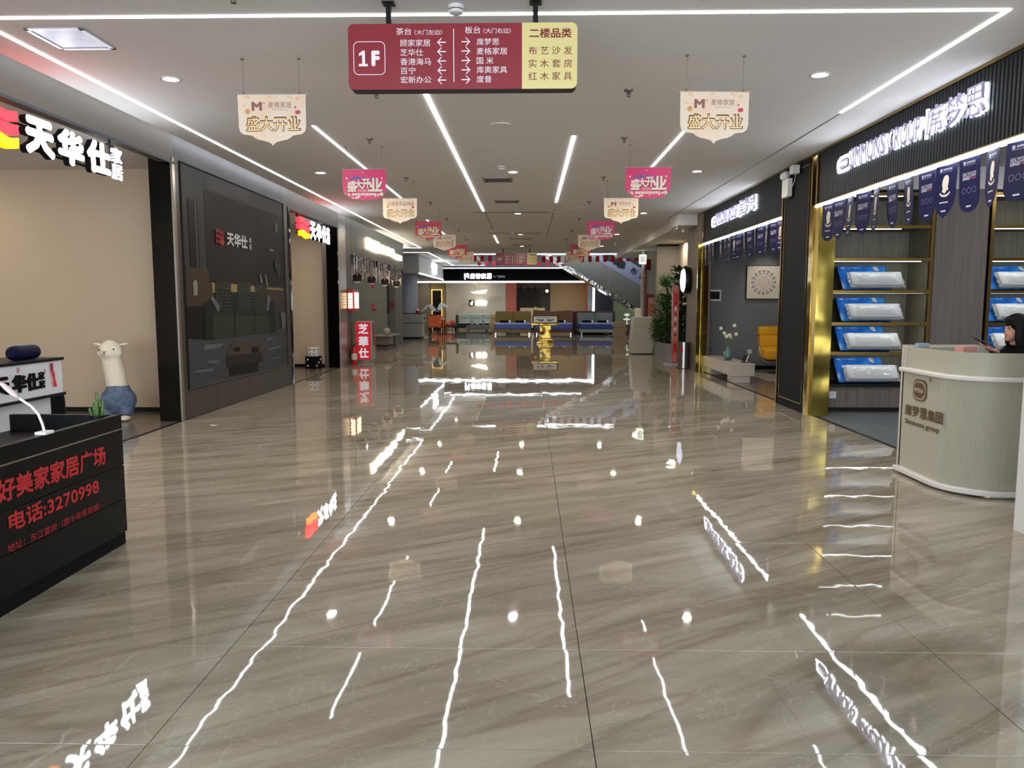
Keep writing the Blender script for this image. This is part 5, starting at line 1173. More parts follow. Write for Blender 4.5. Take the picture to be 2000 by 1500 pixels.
# ------------------------------------------------------------ far left: TV bench, counter, dining set
t = thing('tv_bench', 'dark topped open TV bench beside the red standing sign', 'bench', (-4.7, 25.8, 0)); M_TB2 = mt('bench_taupe', '#5e574d', .5)
B().box(-5.15, -4.55, 25.3, 27.2, .44, .48).make('top', mt('bench_top', '#7b7468', .35), t)
B().box(-5.15, -4.6, 25.35, 26.0, .14, .44).make('drawer_box', M_TB2, t); B().box(-5.15, -4.58, 26.5, 27.15, .14, .44).make('drawer_box', M_TB2, t); B().box(-5.15, -4.6, 25.35, 27.15, .14, .17).make('lower_board', M_TB2, t)
B().box(-5.15, -5.1, 26.0, 26.5, .17, .44).make('rear_board', M_BLKM, t); B().box(-5.05, -4.68, 25.4, 27.1, 0, .14).make('plinth', M_TB2, t)
t = thing('vase', 'grey glazed jar on the dark TV bench', 'vase', (-4.85, 26.2, .48)); B().lathe([(.06, 0), (.12, .02), (.13, .12), (.10, .19), (.045, .22), (.05, .27)], -4.85, 26.2, .48, 22).make('jar', mt('jar_grey', '#8d867f', .3), t, smooth='a')
t = thing('shop_counter', 'plain white counter with a dark plinth by the round column', 'counter', (-5.2, 33.4, 0)); M_CTR = mt('counter_white', '#8f8d82', .4)
B().box(-5.8, -4.6, 33, 33.9, .1, .68).make('base', M_CTR, t); B().box(-5.83, -4.55, 32.97, 33.93, .71, 1.09).make('upper_box', M_CTR, t); B().box(-5.8, -4.6, 33, 33.9, .68, .71).make('shadow_gap', M_BLACK, t)
B().box(-5.83, -4.55, 32.97, 33.93, 1.09, 1.12).make('top', M_BLACK, t); B().box(-5.76, -4.64, 33.04, 33.86, 0, .1).make('plinth', M_BLACK, t); B().box(-4.549, -4.54, 33.3, 33.7, .83, .97).make('card_reader', M_BLACK, t)
t = thing('red_jar', 'small red lidded jar on the plain white counter', 'jar', (-4.8, 33.2, 1.12)); B().lathe([(.08, 0), (.09, .02), (.09, .1), (.07, .12)], -4.8, 33.2, 1.12, 16).make('jar', M_RED, t, smooth='a'); B().lathe([(.07, .12), (.06, .16), (.01, .17)], -4.8, 33.2, 1.12, 16).make('lid', M_WHITE, t)
def dchair(x, y, rz, mseat, mback, label, grp='dining chairs by the white counter'):
    t = thing('dining_chair', label, 'chair', (0, 0, 0), grp)
    b = B(); b.obox((0, 0, .45), (.5, .5, .1)); b.make('seat', mseat, t, bevel=.04, seg=3)
    b = B(); b.prism([(-.22, .45), (.22, .45), (.25, .7), (.23, .93), (.15, .97), (-.15, .97), (-.23, .93), (-.25, .7)], (0, .26, 0), EX, EZ, -.06); b.make('backrest', mback, t, bevel=.02)
    for sx_ in (-.2, .2):
        for sy_ in (-.2, .2): b = B(); b.tube([(sx_, sy_, .42), (sx_*1.15, sy_*1.15, 0)], [.02, .012], 8); b.make('leg', M_BLACK, t)
    t.location = (x, y, 0); t.rotation_euler.z = rz
M_ORF = mt('fabric_orange', '#c4551f', .7); M_PKF = mt('leather_dusty_rose', '#8d4a48', .5); M_CHF = mt('fabric_charcoal', '#35322f', .8)
dchair(-4.45, 36.2, math.pi*.98, M_PKF, M_ORF, 'orange backed dining chair with a dusty rose seat by the white counter'); dchair(-3.85, 38.2, -1.3, M_CHF, M_CHF, 'charcoal dining chair on the aisle side of the small table')
dchair(-4.9, 39.6, .2, M_CHF, M_CHF, 'dark dining chair behind the small table')
t = thing('dining_table', 'small dark dining table between the far chairs', 'table', (-4.5, 38.3, 0)); B().box(-5.0, -4.15, 37.6, 38.9, .72, .755).make('tabletop', mt('tabletop_grey', '#77706a', .2), t)
for x, y in ((-4.9, 37.75), (-4.25, 37.75), (-4.9, 38.75), (-4.25, 38.75)): b = B(); b.tube([(x, y, 0), (x, y, .72)], .025, 8); b.make('leg', M_BLACK, t)
t = thing('pampas_bouquet', 'white feathery pampas bouquet in a dark vase on the small table', 'plant', (-4.6, 38.2, .755)); B().lathe([(.05, 0), (.09, .1), (.05, .25)], -4.6, 38.2, .755, 14).make('vase', M_BLACK, t, smooth='a')
b = B(); rr = random.Random(3)
for i in range(120):
    side = rr.choice((-1, 1)); u = rr.random(); px_ = -4.6+side*.62*u*(1 if side < 0 else .75); pz = 1.15+.42*math.sin(min(1, u*1.3)*math.pi*.75)-(.25*u if side < 0 else .05); py_ = 38.2+rr.uniform(-.15, .15)
    b.quad((px_, py_, pz), (px_+side*.14, py_, pz-.10*rr.random()), (px_+side*.17, py_+.02, pz-.02), (px_+.02, py_+.02, pz+.05))
b.make('plumes', mt('plume_white', '#c9c8c4', .8), t, kind='stuff')
t = thing('chaise', 'bright orange chaise with a round backrest before the marble wall', 'sofa', (-4.9, 43.6, 0))
for n_, c, s_ in (('seat', (-4.85, 43.45, .32), (1.5, .8, .3)), ('backrest', (-5.2, 43.75, .62), (.55, .22, .5)), ('armrest', (-4.32, 43.45, .45), (.2, .8, .3))): B().obox(c, s_).make(n_, mt('fabric_vivid_orange', '#e2561a', .7), t, bevel=.09, seg=4)
for x in (-5.5, -4.3): b = B(); b.tube([(x, 43.2, 0), (x, 43.2, .18)], .02, 8); b.make('leg', M_BLACK, t)
# pale sofa and low tables before the marble wall
t = thing('sofa', 'pale mint three seat sofa before the marble wall', 'sofa', (-3.05, 44.4, 0)); M_MINT = mt('leather_mint', '#a9b8a8', .5); M_MINTD = mt('leather_mint_seam', '#5f6e62', .6)
for i in range(3):
    x = -3.72+i*.70
    B().box(x-.34, x+.34, 44.55, 44.8, .42, .92).make('back_cushion', M_MINT, t, bevel=.06, seg=3); B().box(x-.34, x+.34, 44.0, 44.6, .26, .46).make('seat_cushion', M_MINT, t, bevel=.05, seg=3)
    B().box(x-.22, x+.22, 44.53, 44.55, .68, .71).make('seam', M_MINTD, t)
for x in (-4.15, -1.95): B().box(x-.08, x+.08, 44.0, 44.8, .2, .55).make('armrest', M_MINT, t, bevel=.05, seg=3)
B().box(-4.2, -1.9, 44.05, 44.8, .12, .26).make('base', M_BLACK, t)
for x in (-4.1, -2.0):
    for y in (44.1, 44.7): B().box(x-.02, x+.02, y-.02, y+.02, 0, .12).make('leg', M_BLACK, t)
t = thing('coffee_table', 'long low black table in front of the mint sofa', 'table', (-3.4, 43.0, 0)); B().box(-4.3, -2.2, 42.7, 43.3, .38, .42).make('top', M_BLACK, t); B().box(-4.25, -2.25, 42.75, 43.25, .2, .38).make('body', M_BLACK, t)
for x in (-4.1, -2.4): B().box(x-.02, x+.02, 42.9, 43.1, 0, .2).make('leg', M_BLACK, t)
t = thing('coffee_table', 'rounded dark grey low table in front of the long black one', 'table', (-2.8, 42.2, 0)); b = B(); b.prism([(p[0], p[1]) for p in rrect(-3.45, -2.15, .12, .34, .1)], (0, 41.9, 0), EX, EZ, -.5); b.make('body', mt('table_grey', '#4f5048', .4), t)
for x in (-3.3, -2.3): B().box(x-.02, x+.02, 42.0, 42.3, 0, .13).make('leg', M_BLACK, t)
for x, h_, lab in ((-3.1, .38, 'tall'), (-2.82, .22, 'short'), (-2.5, .38, 'second tall')):
    t = thing('ornament', '%s grey bulb ornament on the rounded low table' % lab, 'ornament', (x, 42.1, .34)); B().lathe([(.05, 0), (.1, h_*.25), (.09, h_*.6), (.03, h_*.92), (.04, h_)], x, 42.1, .34, 14).make('body', mt('ornament_grey', '#9aa098', .4), t, smooth=True)
t = thing('plush_bear', 'tan plush bear sitting between the mint sofa and the first bed', 'toy', (-1.85, 41, 0)); b = B(); b.ball((-1.85, 41, .35), (.25, .22, .35)); b.ball((-1.85, 41, .8), (.19, .18, .19)); b.ball((-2.0, 41, .95), .06); b.ball((-1.7, 41, .95), .06); b.make('body', mt('plush_tan', '#b08c58', .9), t, smooth=True, remesh=.04)
# lit emblem and pendant on the marble wall
t = thing('wall_sign', 'dark square emblem and two lit characters on the marble wall', 'sign', (-3.0, 45.98, 1.4)); B().box(-3.56, -3.26, 45.95, 46, 1.40, 1.74).make('emblem_plate', M_BLACK, t)
b = B(); b.prism([(-3.48, 1.45), (-3.33, 1.45), (-3.36, 1.55), (-3.31, 1.62), (-3.38, 1.70), (-3.42, 1.6), (-3.47, 1.58)], (0, 45.945, 0), EX, EZ, .004); b.make('emblem', M_LTR, t)
for s, x0, x1 in (('度', -3.16, -2.87), ('普', -2.80, -2.51)): text('letter', s, mt('lit_white_soft', (.97, .98, 1), emit=5), t, (x0, 45.99, 1.42), EX, EZ, x1-x0, .29, .04, .06)
t = thing('pendant_lamp', 'glowing flat branch shaped pendant before the marble wall', 'lamp', (-2.8, 45.3, 2.15))
b = B(); b.prism([(-3.42, 2.18), (-3.1, 2.10), (-2.6, 2.11), (-2.5, 2.16), (-2.7, 2.19), (-2.42, 2.29), (-2.5, 2.34), (-2.9, 2.26)], (0, 45.3, 0), EX, EZ, -.08); b.make('shade', mt('lit_warm_white', (1, .95, .85), emit=4.5), t)
b = B(); b.tube([(-2.9, 45.34, 2.25), (-2.9, 45.34, 2.95)], .006, 5); b.make('cord', M_BLACK, t)
# black fascia sign
t = thing('shop_sign', 'white lit character sign on the black end fascia', 'sign', (-2.4, 41.98, 2.8))
b = B(); b.prism([(-3.50, 3.13), (-3.44, 3.15), (-3.42, 2.95), (-3.46, 2.8), (-3.5, 2.9)], (0, 41.98, 0), EX, EZ, .04); b.prism([(-3.38, 3.15), (-3.28, 3.15), (-3.24, 3.05), (-3.3, 3.0), (-3.22, 2.92), (-3.30, 2.90), (-3.38, 3.0)], (0, 41.98, 0), EX, EZ, .04); b.make('logo', M_LTR, t)
for i, s in enumerate('度普家居'): text('letter', s, mt('lit_white_soft2', (.97, .98, 1), emit=6), t, (-3.19+i*.30, 41.99, 2.86), EX, EZ, .27, .29, .04, .075)
text('lettering', '工厂直营店', mt('lit_dim', '#a8a8a8', emit=.2), t, (-1.95, 41.99, 2.92), EX, EZ, .66, .12, .01, .0)
# white grey fascia sign
t = thing('shop_sign', 'two-part white lit box on the white grey fascia at the far left', 'sign', (WL+.03, 37.2, 2.95))
for s, z0, z1 in (('国', 3.16, 3.42), ('米', 2.93, 3.13)): text('letter', s, mt('lit_white_soft', (.97, .98, 1), emit=5), t, (WL+.01, 36.3, z0), EY, EZ, 1.5, z1-z0, .06, .09)
# beds in front of the end shop
def bed(label, x0, x1, y, mh, mb, ma, z_h=1.14, split=True):
    t = thing('bed', label, 'bed', ((x0+x1)/2, y+1, 0), 'display beds before the end shop'); wd = x1-x0
    if split:
        for a in (0, .5): b = B(); b.box(x0+wd*a+.008, x0+wd*(a+.5)-.008, y+2.0, y+2.14, .3, z_h); b.make('headboard', mh, t, bevel=.03)
    else: b = B(); b.prism([(x0-.05, .3), (x1+.05, .3), (x1+.06, z_h+.05), ((x0+x1)/2, z_h-.03), (x0-.06, z_h+.05)], (0, y+2.0, 0), EX, EZ, -.14); b.make('headboard', mh, t, bevel=.02)
    B().box(x0+.02, x1-.02, y, y+2.0, .28, .54).make('mattress', mb, t, bevel=.04); B().box(x0, x1, y-.02, y+2.0, .12, .28).make('frame', ma, t, bevel=.01)
    B().box(x0+.03, x1-.03, y+.02, y+1.9, .54, .56).make('top_sheet', mt('sheet_pale', '#8f98b4', .7), t)
    for a in (.13, .55):
        B().box(x0+wd*a, x0+wd*(a+.30), y+1.5, y+1.8, .56, .68).make('pillow', M_BLKM, t, bevel=.04); B().box(x0+wd*(a+.25), x0+wd*(a+.30), y+1.49, y+1.81, .56, .69).make('pillow_band', M_WHITE, t, bevel=.02)
    for a in (x0+.1, x1-.1): B().box(a-.025, a+.025, y+.05, y+.1, 0, .12).make('leg', M_CHROME, t)
M_MB = mt('mattress_blue', '#3a4b84', .6); M_MN = mt('mattress_navy', '#1e2c66', .6)
bed('mustard headboard bed with a blue mattress, left of the gold stand', -1.72, .12, 37.4, mt('headboard_mustard', '#6c5418', .7), M_MB, mt('frame_mustard', '#6e541e', .7))
bed('brown winged headboard bed behind the gold stand', .28, 2.15, 37.6, mt('headboard_brown', '#5c3417', .7), M_MB, mt('frame_brown', '#4b2a16', .7), 1.15, False)
bed('grey headboard bed with a navy mattress under the escalator', 2.48, 4.3, 37.6, mt('headboard_grey', '#62655b', .7), M_MN, mt('frame_grey', '#77796f', .6), 1.06)
tag(B().box(2.25, 4.45, 39.95, 40.1, 0.0, 1.14).make('headboard_panel', mt('wine_panel', '#421416', .7), bevel=.03), 'dark wine upholstered panel standing behind the grey bed', 'panel')
t = thing('bedside_table', 'small dark bedside table with round white lamp right of the grey bed', 'table', (4.85, 38.2, 0)); B().box(4.62, 5.1, 38, 38.5, .05, .5).make('cabinet', mt('dark_brown', '#33261e', .5), t); B().box(4.66, 5.06, 38.05, 38.45, 0, .05).make('plinth', M_BLACK, t)
t = thing('table_lamp', 'round white lamp shaped like stacked discs beside the grey bed', 'lamp', (4.85, 38.25, .5)); B().lathe([(.1, 0), (.1, .02), (.02, .03), (.02, .2), (.17, .22), (.18, .27), (.02, .3), (.02, .42), (.13, .43), (.14, .5), (.05, .54)], 4.85, 38.25, .5, 20).make('lamp', mt('lamp_milk', '#e4e4da', .4, emit=.3), t, smooth='a')
t = thing('curtain', 'dark brown pleated curtain in the middle of the end shop', 'curtain', (0, 45.7, 0)); b = B(); n = 40; top = [(-.68+1.3*i/n, 45.7+.04*math.sin(i*1.6)) for i in range(n+1)]; b.prism(top+[(p[0], p[1]+.03) for p in top[::-1]], (0, 0, .01), EX, EY, 2.34); b.make('cloth', mt('curtain_brown', '#3c3632', .8), t); b = B(); b.tube([(-.7, 45.7, 2.38), (1.25, 45.7, 2.38)], .02, 6); b.make('rail', M_BLACK, t)
for i, x in enumerate((-.45, -.05, .35)):
    t = thing('track_spotlight', '%s black track spotlight above the dark curtain' % ORD[i], 'light', (x, 45.2, 2.4), 'black track spotlights'); b = B(); b.tube([(x, 45.2, 2.36), (x, 45.35, 2.46)], .05, 10); b.make('head', M_BLACK, t); b = B(); b.tube([(x, 45.28, 2.45), (x, 45.28, 2.95)], .012, 6); b.make('stem', M_BLACK, t)
t = thing('track_spotlight', 'glowing white track spotlight right of the dark curtain', 'light', (1.05, 45.0, 2.3), 'lit spotlight'); b = B(); b.ball((1.05, 45.0, 2.25), .085); b.make('lamp', mt('lit_warm_white', (1, .95, .85), emit=4.5), t, smooth=True); b = B(); b.tube([(1.05, 45, 2.33), (1.05, 45, 2.95)], .012, 6); b.make('stem', M_BLACK, t)
for i, x in enumerate((.78, .95, 1.12)):
    plate('small_picture', 'small tan picture, %s of three beside the curtain' % ORD[i], 'picture', x-.06, x+.06, 46.98, 1.95, 2.15, mt('picture_tan', '#8a5a34', .6), 'three small pictures')
t = thing('fruit_plant', 'yellow flower spike in a vase behind the mustard bed', 'plant', (.35, 40.6, .95)); b = B(); b.tube([(.35, 40.6, .0), (.35, 40.6, .95)], .05, 8); b.make('stand', M_BLACK, t); b = B(); b.ball((.35, 40.6, 1.15), (.09, .06, .22)); b.ball((.42, 40.6, 1.02), (.06, .05, .1)); b.make('flower', mt('flower_yellow', '#d6b820', .6), t, smooth=True)
t = thing('console', 'pale lit cabinet behind the headboards in the middle of the end shop', 'cabinet', (.1, 44, 0)); B().box(-.5, .9, 43.8, 44.3, .15, 1.28).make('body', mt('cabinet_pale', '#c8b08c', .5), t); B().box(-.45, .85, 43.85, 44.25, 0, .15).make('plinth', M_BLACK, t)
t = thing('framed_picture', 'dark tall framed picture on the orange side wall', 'picture', (3.33, 44.0, 1.4)); B().box(3.31, 3.345, 43.6, 44.5, 1.35, 2.15).make('frame', M_BLACK, t); B().box(3.305, 3.312, 43.66, 44.44, 1.41, 2.09).make('print', mt('picture_grey', '#77706a', .5), t)
# gold stand in the aisle
t = thing('lectern', 'gold hammered display stand with a framed print in the middle of the aisle', 'stand', (.64, 30.1, 0))
B().box(.30, .98, 29.8, 30.4, 0, .07).make('foot_plate', M_GOLDB, t, bevel=.01); B().box(.34, .94, 29.84, 30.36, .07, .13).make('foot_plate', M_GOLDB, t, bevel=.01); B().box(.38, .90, 29.88, 30.32, .13, .18).make('foot_plate', M_GOLDB, t, bevel=.01)
B().box(.41, .87, 29.92, 30.28, .18, .70).make('pillar', M_GOLDB, t, bevel=.02)
B().box(.10, 1.18, 29.75, 30.35, .70, .77).make('head_block', M_GOLDB, t, bevel=.01)
b = B(); an = math.radians(58); Vv = Vector((0, math.cos(an), math.sin(an))); O = Vector((.13, 29.78, .77)); b.prism([(0, 0), (1.02, 0), (1.02, .36), (0, .36)], O, EX, Vv, -.04); b.make('slanted_board', M_GOLDS, t)
b = B(); b.prism([(.06, .04), (.96, .04), (.96, .32), (.06, .32)], O, EX, Vv, .002); b.make('print_sheet', mt('sheet_white', '#cfd0d2', .3), t)
b = B()
for s_ in (-1, 1): b.prism([(.51+s_*.06, .12), (.51+s_*.16, .08), (.51+s_*.36, .17), (.51+s_*.34, .2), (.51+s_*.18, .17), (.51+s_*.07, .2)], O+Vector((0, -.003, .002)), EX, Vv, .001)
b.make('wing_print', mt('print_steel', '#4c6478', .5), t)
b = B()
for k in range(9): b.prism([(.2+k*.07, .25), (.24+k*.07, .25), (.24+k*.07, .28), (.2+k*.07, .28)], O+Vector((0, -.003, .002)), EX, Vv, .001)
b.make('text_print', M_DKB, t)
# escalator
t = thing('escalator', 'escalator climbing to the left in front of the black fascia', 'escalator', (3.2, 33.2, 0)); M_ESC = mt('escalator_panel', '#4a4942', .5); M_ESM = mt('escalator_mirror', '#9a9a98', .12, metal=1, bump=(4, .03)); yE = 33.0
def eb(p, y0, th, name, m, **k): b = B(); b.prism(p, (0, y0, 0), EX, EZ, -th); return b.make(name, m, t, **k)
sl = (3.11-1.25)/(1.45-4.52)
def zl(x): return 3.11+(x-1.45)*sl          # lower edge
eb([(5.2, zl(5.2)), (1.0, zl(1.0)), (.4, zl(.4)), (.4, zl(.4)+1.15), (1.0, zl(1.0)+1.15), (5.2, zl(5.2)+1.15)], yE, .06, 'side_panel', M_ESC); eb([(5.2, zl(5.2)), (.4, zl(.4)), (.4, zl(.4)+1.15), (5.2, zl(5.2)+1.15)], yE+1.4, .06, 'side_panel', M_ESC)
b = B(); P0 = [(5.2, zl(5.2)-.02), (.4, zl(.4)-.02)]; b.prism([(P0[0][0], P0[0][1]), (P0[1][0], P0[1][1]), (P0[1][0], P0[1][1]+.05), (P0[0][0], P0[0][1]+.05)], (0, yE, 0), EX, EZ, -1.46); b.make('underside', M_ESM, t)
eb([(5.2, zl(5.2)), (.4, zl(.4)), (.4, zl(.4)+.14), (5.2, zl(5.2)+.14)], yE-.03, .03, 'mirror_edge', M_ESM)
for x in (2.3, 3.4, 4.4): eb([(x, zl(x)+.14), (x+.012, zl(x)+.14), (x+.012, zl(x)+1.15), (x, zl(x)+1.15)], yE-.008, .008, 'panel_joint', M_WIRE)
eb([(5.2, zl(5.2)+1.18), (1.0, zl(1.0)+1.18), (1.0, zl(1.0)+1.95), (5.2, zl(5.2)+1.95)], yE+.02, .02, 'balustrade', mt('balustrade_film', '#5c5f6e', .3)); eb([(5.2, zl(5.2)+1.95), (1.0, zl(1.0)+1.95), (1.0, zl(1.0)+2.03), (5.2, zl(5.2)+2.03)], yE-.02, .08, 'handrail', M_BLACK); eb([(5.2, zl(5.2)+1.15), (1.0, zl(1.0)+1.15), (1.0, zl(1.0)+1.2), (5.2, zl(5.2)+1.2)], yE-.01, .05, 'skirt_edge', mt('edge_blue_grey', '#6f7484', .3, metal=.4))
dv = Vector((1, 0, sl)).normalized(); uv = Vector((-dv.z, 0, dv.x))
for s, x in (('布', 4.25), ('艺', 4.62)): text('lettering', s, M_BLACK, t, Vector((x, yE+.01, zl(x)+1.45)), dv, uv, .30, .28, .004, .02)
b = B()
for x, s_ in ((3.25, .16), (3.45, .2), (3.7, .17), (3.92, .24)): b.prism([(x-s_*.8, zl(x)+1.45), (x+s_*.5, zl(x)+1.38), (x+s_*.8, zl(x)+1.62), (x+s_*.1, zl(x)+1.78), (x-s_*.6, zl(x)+1.66)], (0, yE+.01, 0), EX, EZ, .004)
b.make('brush_print', M_BLACK, t)
B().box(4.6, 5.4, 33.0, 34.46, 0, .95).make('foot_block', M_ESC, t)
B().box(4.2, 5.4, 32.9, 34.56, 0.0, .012).make('landing_plate', M_CHROME, t)
# podium, planter wall, plants
t = thing('podium', 'white freestanding counter left of the green plants', 'counter', (3.5, 23.8, 0)); b = B(); b.prism([(3.13, .03), (3.77, .03), (3.80, .3), (3.77, .7), (3.80, 1.13), (3.2, 1.13), (3.14, .5)], (0, 23.45, 0), EX, EZ, -.7); b.make('body', mt('podium_white', '#a5a090', .4), t, bevel=.01); B().box(3.16, 3.76, 23.5, 24.1, 0, .03).make('plinth', M_BLACK, t)
t = thing('monitor', 'back of a white monitor on the freestanding counter', 'monitor', (3.34, 23.7, 1.13)); B().box(3.24, 3.43, 23.68, 23.72, 1.15, 1.40).make('screen', mt('monitor_cream', '#c8bfa8', .4), t, bevel=.008); B().box(3.28, 3.39, 23.63, 23.77, 1.13, 1.15).make('foot', M_WHITE, t)
t = thing('planter', 'long white planter box under the tall green plants', 'planter', (4.1, 22.9, 0)); b = B(); b.prism([(3.80, 23.3), (3.80, 23.2), (4.15, 20.2), (4.6, 20.2), (4.6, 23.9), (3.80, 23.9)], (0, 0, 0), EX, EY, .40); b.make('box', mt('planter_white', '#7c7c79', .5), t); b = B(); b.prism([(3.84, 23.3), (4.19, 20.3), (4.56, 20.3), (4.56, 23.8), (3.84, 23.8)], (0, 0, .40), EX, EY, .02); b.make('soil', mt('soil', '#1c1510', .9), t)
M_LG = mt('leaf_green', '#2f5a24', .4, var=(3, '#4a7a34', .35, .7)); M_LD = mt('leaf_dark_green', '#1f3f1c', .4, var=(3, '#35582a', .35, .7)); M_STM = mt('stem_brown', '#4a3b28', .8)
def leafy(label, x, y, z0, z1, rad, n, L, W, m, drac=False, seed=1):
    rr = random.Random(seed); t = thing('tall_plant', label, 'plant', (x, y, .42), 'green plants in the white planter'); b = B(); b.tube([(x, y, .42), (x+.03, y, (z0+z1)/2), (x, y, z1-.15)], .03, 8)
    if not drac:
        for k in range(7): a = rr.uniform(0, 6.28); zz = rr.uniform(z0, z1-.2); b.tube([(x, y, zz-.2), (x+math.cos(a)*rad*.7, y+math.sin(a)*rad*.7, zz+.1)], .008, 5)
    b.make('stems', M_STM, t); b = B()
    for i in range(n):
        a = rr.uniform(0, 2*math.pi)
        if drac: c = Vector((x, y, z1-.15)); d = Vector((math.cos(a), math.sin(a), rr.uniform(-.2, 1.6))).normalized(); c += d*.02
        else:
            zz = rr.uniform(z0, z1); q = rad*(1-.35*abs((zz-z0)/(z1-z0)-.45))*math.sqrt(rr.random()); c = Vector((x+math.cos(a)*q, y+math.sin(a)*q, zz)); d = Vector((math.cos(a), math.sin(a), rr.uniform(-.4, .7))).normalized()
        s_ = d.cross(Vector((0, 0, 1))).normalized(); k = rr.uniform(.7, 1.15)
        l, w_ = L*k, W*k; up = s_.cross(d)*(-1)
        p0 = c; p1 = c+d*l*.35+s_*w_; p2 = c+d*l*.35-s_*w_; p3 = c+d*l*.72+s_*w_*.8-up*l*.06; p4 = c+d*l*.72-s_*w_*.8-up*l*.06; p5 = c+d*l-up*l*(.3 if drac else .16)
        v = [b.bm.verts.new(q_) for q_ in (p0, p1, p3, p5, p4, p2)]; b.bm.faces.new((v[0], v[1], v[5])); b.bm.faces.new((v[1], v[2], v[4], v[5])); b.bm.faces.new((v[2], v[3], v[4]))
    b.make('foliage', m, t, kind='stuff')
leafy('broad leaved green bush, fullest plant in the white planter', 4.05, 22.6, .5, 1.8, .40, 800, .17, .055, M_LG, seed=2)
leafy('dark broad leaved plant reaching highest behind the round wall sign', 4.20, 21.5, .6, 2.5, .27, 620, .20, .06, M_LD, seed=5)
leafy('spiky dracaena plant at the left top of the green group', 4.02, 22.7, 1.6, 2.15, .3, 110, .40, .018, M_LG, True, 3)
leafy('lower spiky dracaena plant left of the broad bush', 3.94, 22.4, 1.0, 1.55, .3, 55, .36, .018, M_LD, True, 8)
leafy('low bright green bush spilling over beside the white counter', 3.94, 23.1, .45, 1.05, .26, 260, .15, .05, M_LG, seed=11)
leafy('dark leafy plant low at the near end of the planter', 4.22, 20.75, .45, 1.4, .25, 320, .18, .055, M_LD, seed=13)
lamp('SPOT', (4.3, 22.2, 3.34), 30, (1, .92, .78), .03, spot=1.3, rot=(0, 0, 0)); lamp('SPOT', (4.5, 20.2, 3.34), 14, (1, .88, .7), .03, spot=.7, rot=(0, math.radians(8), 0))
# standing display sign
t = thing('standing_sign', 'narrow tall red and pink display stand seen edge-on by the bin', 'sign', (3.69, 19.5, 0)); b = B(); b.box(3.45, 3.82, 19.3, 19.75, 0, .03); b.make('foot', mt('foot_pale', '#a8aab0', .3), t, bevel=.008)
b = B(); b.prism(rrect(3.60, 3.78, .03, 2.02, .08), (0, 19.5, 0), EX, EZ, -.05); b.make('frame', M_CHROME, t); b = B(); b.prism(rrect(3.615, 3.765, .05, 2.0, .07), (0, 19.495, 0), EX, EZ, .003); b.make('pink_sheet', mt('sheet_salmon', '#b8695a', .4), t)
for p in ([(3.62, 1.25), (3.64, 1.9), (3.69, 1.75), (3.74, 1.9), (3.76, 1.3), (3.72, 1.5), (3.66, 1.5)], [(3.63, .25), (3.65, .65), (3.69, .5), (3.73, .65), (3.75, .25), (3.70, .35)]): b = B(); b.prism(p, (0, 19.491, 0), EX, EZ, .002); b.make('red_print', M_RED, t)
for k in range(7): B().box(3.665, 3.715, 19.485, 19.49, .72+k*.13, .80+k*.13).make('glyph_print', M_PWH if k % 2 else M_DKB, t)
# bin
t = thing('trash_bin', 'brushed steel cylindrical bin beside the charcoal wall end', 'bin', (3.7, 18.35, 0)); B().lathe([(.135, .012), (.135, .60), (.14, .60), (.14, .63), (.10, .635)], 3.69, 18.35, 0, 32).make('body', mt('brushed_steel', '#9a9894', .28, metal=1), t, smooth='a'); B().lathe([(.137, 0), (.137, .012)], 3.69, 18.35, 0, 32).make('foot_ring', M_BLACK, t); B().box(3.57, 3.63, 18.2, 18.25, .40, .50).make('sticker', M_RED, t)
# round projecting sign
t = thing('round_sign', 'round black sign with a lit white face projecting from the wall end', 'sign', (3.79, 18.6, 1.8)); b = B(); b.lathe([(.30, 0), (.31, .02), (.31, .12), (.30, .14)], 0, 0, 0, 36); bmesh.ops.transform(b.bm, verts=b.bm.verts, matrix=Matrix.Translation((3.83, 18.6, 2.09)) @ Matrix.Rotation(math.radians(-90), 4, 'Y')); b.make('drum', M_BLACK, t, smooth='a')
b = B(); b.lathe([(.285, 0), (.26, .03), (.15, .05), (.02, .055)], 0, 0, 0, 36); bmesh.ops.transform(b.bm, verts=b.bm.verts, matrix=Matrix.Translation((3.692, 18.6, 2.09)) @ Matrix.Rotation(math.radians(-90), 4, 'Y')); b.make('lit_face', mt('face_pale_lit', (.72, .76, 1), emit=.9), t, smooth='a')
# hanging light sign, posters, striped post
t = thing('hanging_sign', 'small lit green and yellow sign hanging right of the escalator', 'sign', (3.97, 27, 2.9)); B().box(3.83, 4.07, 27.0, 27.1, 2.90, 3.22).make('light_box', mt('lit_green_white', (.8, .95, .75), emit=1.6), t)
for x, m in ((3.87, '#6a5a9a'), (3.93, '#5a9a4a'), (3.99, '#c8b830')): B().box(x, x+.03, 26.99, 27, 2.95, 3.16).make('glyph', mt('glyph'+m, m, .5), t)
b = B(); b.tube([(3.86, 27.05, 3.22), (3.86, 27.05, 3.36)], .008, 6); b.tube([(4.04, 27.05, 3.22), (4.04, 27.05, 3.36)], .008, 6); b.make('hanger', M_BLACK, t)
b = B(); b.box(4.05, 4.21, 26.9, 26.92, 2.68, 3.06); b.tube([(4.13, 26.91, 3.05), (4.13, 26.91, 3.36)], .004, 5); tag(b.make('poster', mt('poster_red', '#a8382c', .5)), 'small red hanging poster right of the lit green sign', 'poster')
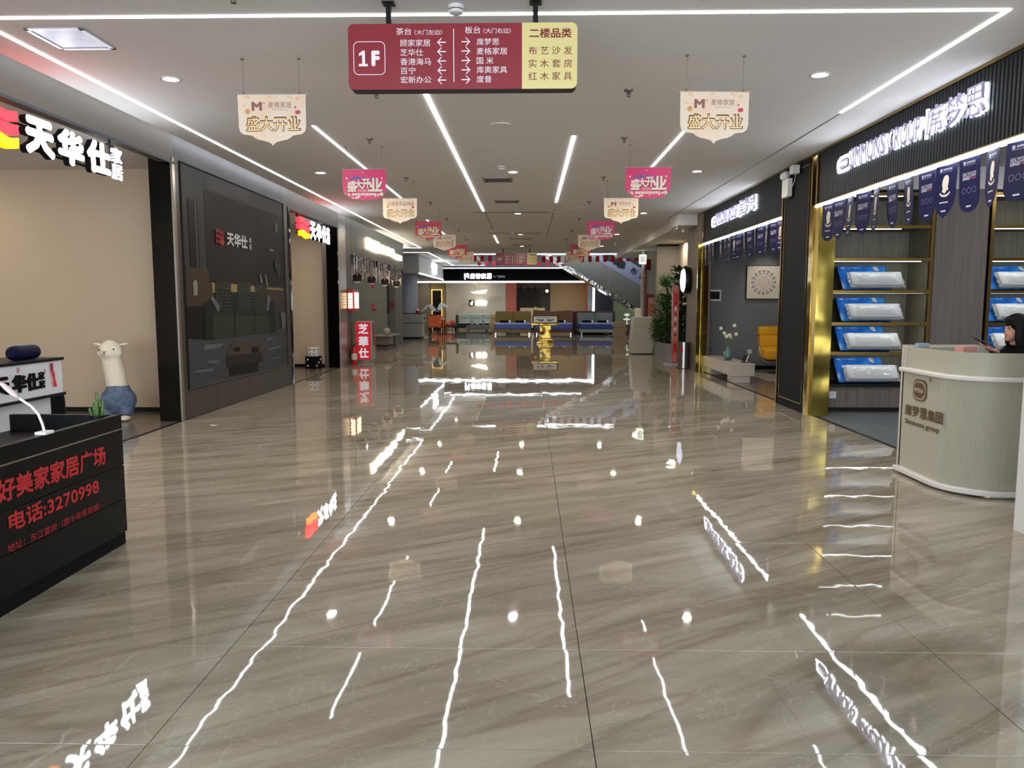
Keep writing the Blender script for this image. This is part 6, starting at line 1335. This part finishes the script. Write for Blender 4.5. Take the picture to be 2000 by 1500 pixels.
t = thing('striped_post', 'slim pale post with red vertical lettering marks beside the escalator foot', 'post', (4.06, 27.1, 0)); B().box(4.02, 4.09, 27.1, 27.18, 0, 3.36).make('post', M_CHROME, t)
for z in (1.2, 1.45, 1.7, 1.95, 2.2, 2.45): B().box(4.03, 4.08, 27.094, 27.1, z, z+.17).make('red_mark', M_RED, t)
t = thing('poster', 'red bordered poster with orange characters on the pale wall behind the plants', 'poster', (4.3, 27.18, .9)); B().box(4.13, 4.50, 27.17, 27.2, .7, 1.86).make('border', mt('poster_wine', '#7a1c22', .5), t); B().box(4.18, 4.45, 27.165, 27.17, .75, 1.74).make('sheet', mt('poster_peach', '#c89a80', .5), t)
for z in (1.40, 1.22): B().box(4.22, 4.42, 27.16, 27.165, z, z+.12).make('glyph', mt('glyph_orange', '#d8641e', .5), t)
for i in range(5): tag(B().box(3.15+.05*(i % 2), 3.6+.04*(i % 2), 28.6, 29.1, .17*i, .17*i+.165).make('carton', mt('carton_tan', '#8f7a64', .7), bevel=.005), 'tan carton, %s from the floor in the stack beyond the white counter' % ORD[i], 'box', 'stacked tan cartons')
# ------------------------------------------------------------ light inside the shops
def spots(pts, e, col=(1, .9, .76), size=.25):
    for p in pts: lamp('AREA', p, e, col, size)
spots([(-6.7, 8.0, 3.38), (-8.0, 9.6, 3.38), (-6.4, 5.0, 3.38)], 12)
spots([(-5.6, 16.8, 3.38), (-7.5, 16.5, 3.38)], 12)
spots([(-6.5, 24, 3.42), (-5.6, 26.3, 3.42)], 22, (1, .95, .85))
spots([(6.9, 9.6, 3.4), (5.8, 6.9, 3.4), (8.0, 8.5, 3.4)], 11, (1, .95, .88))
spots([(5.5, 15.2, 3.28)], 14, (1, .94, .86))
spots([(-3.2, 44.6, 2.9), (2.3, 44.5, 2.9), (-6.0, 44.8, 2.9)], 10, (1, .9, .7))
spots([(4.0, 28.5, 3.34), (4.35, 23.2, 3.34)], 14, (1, .9, .75))
spots([(6.3, 44, 4.5), (0, 38, 5.9)], 22, (1, .95, .88), .6)
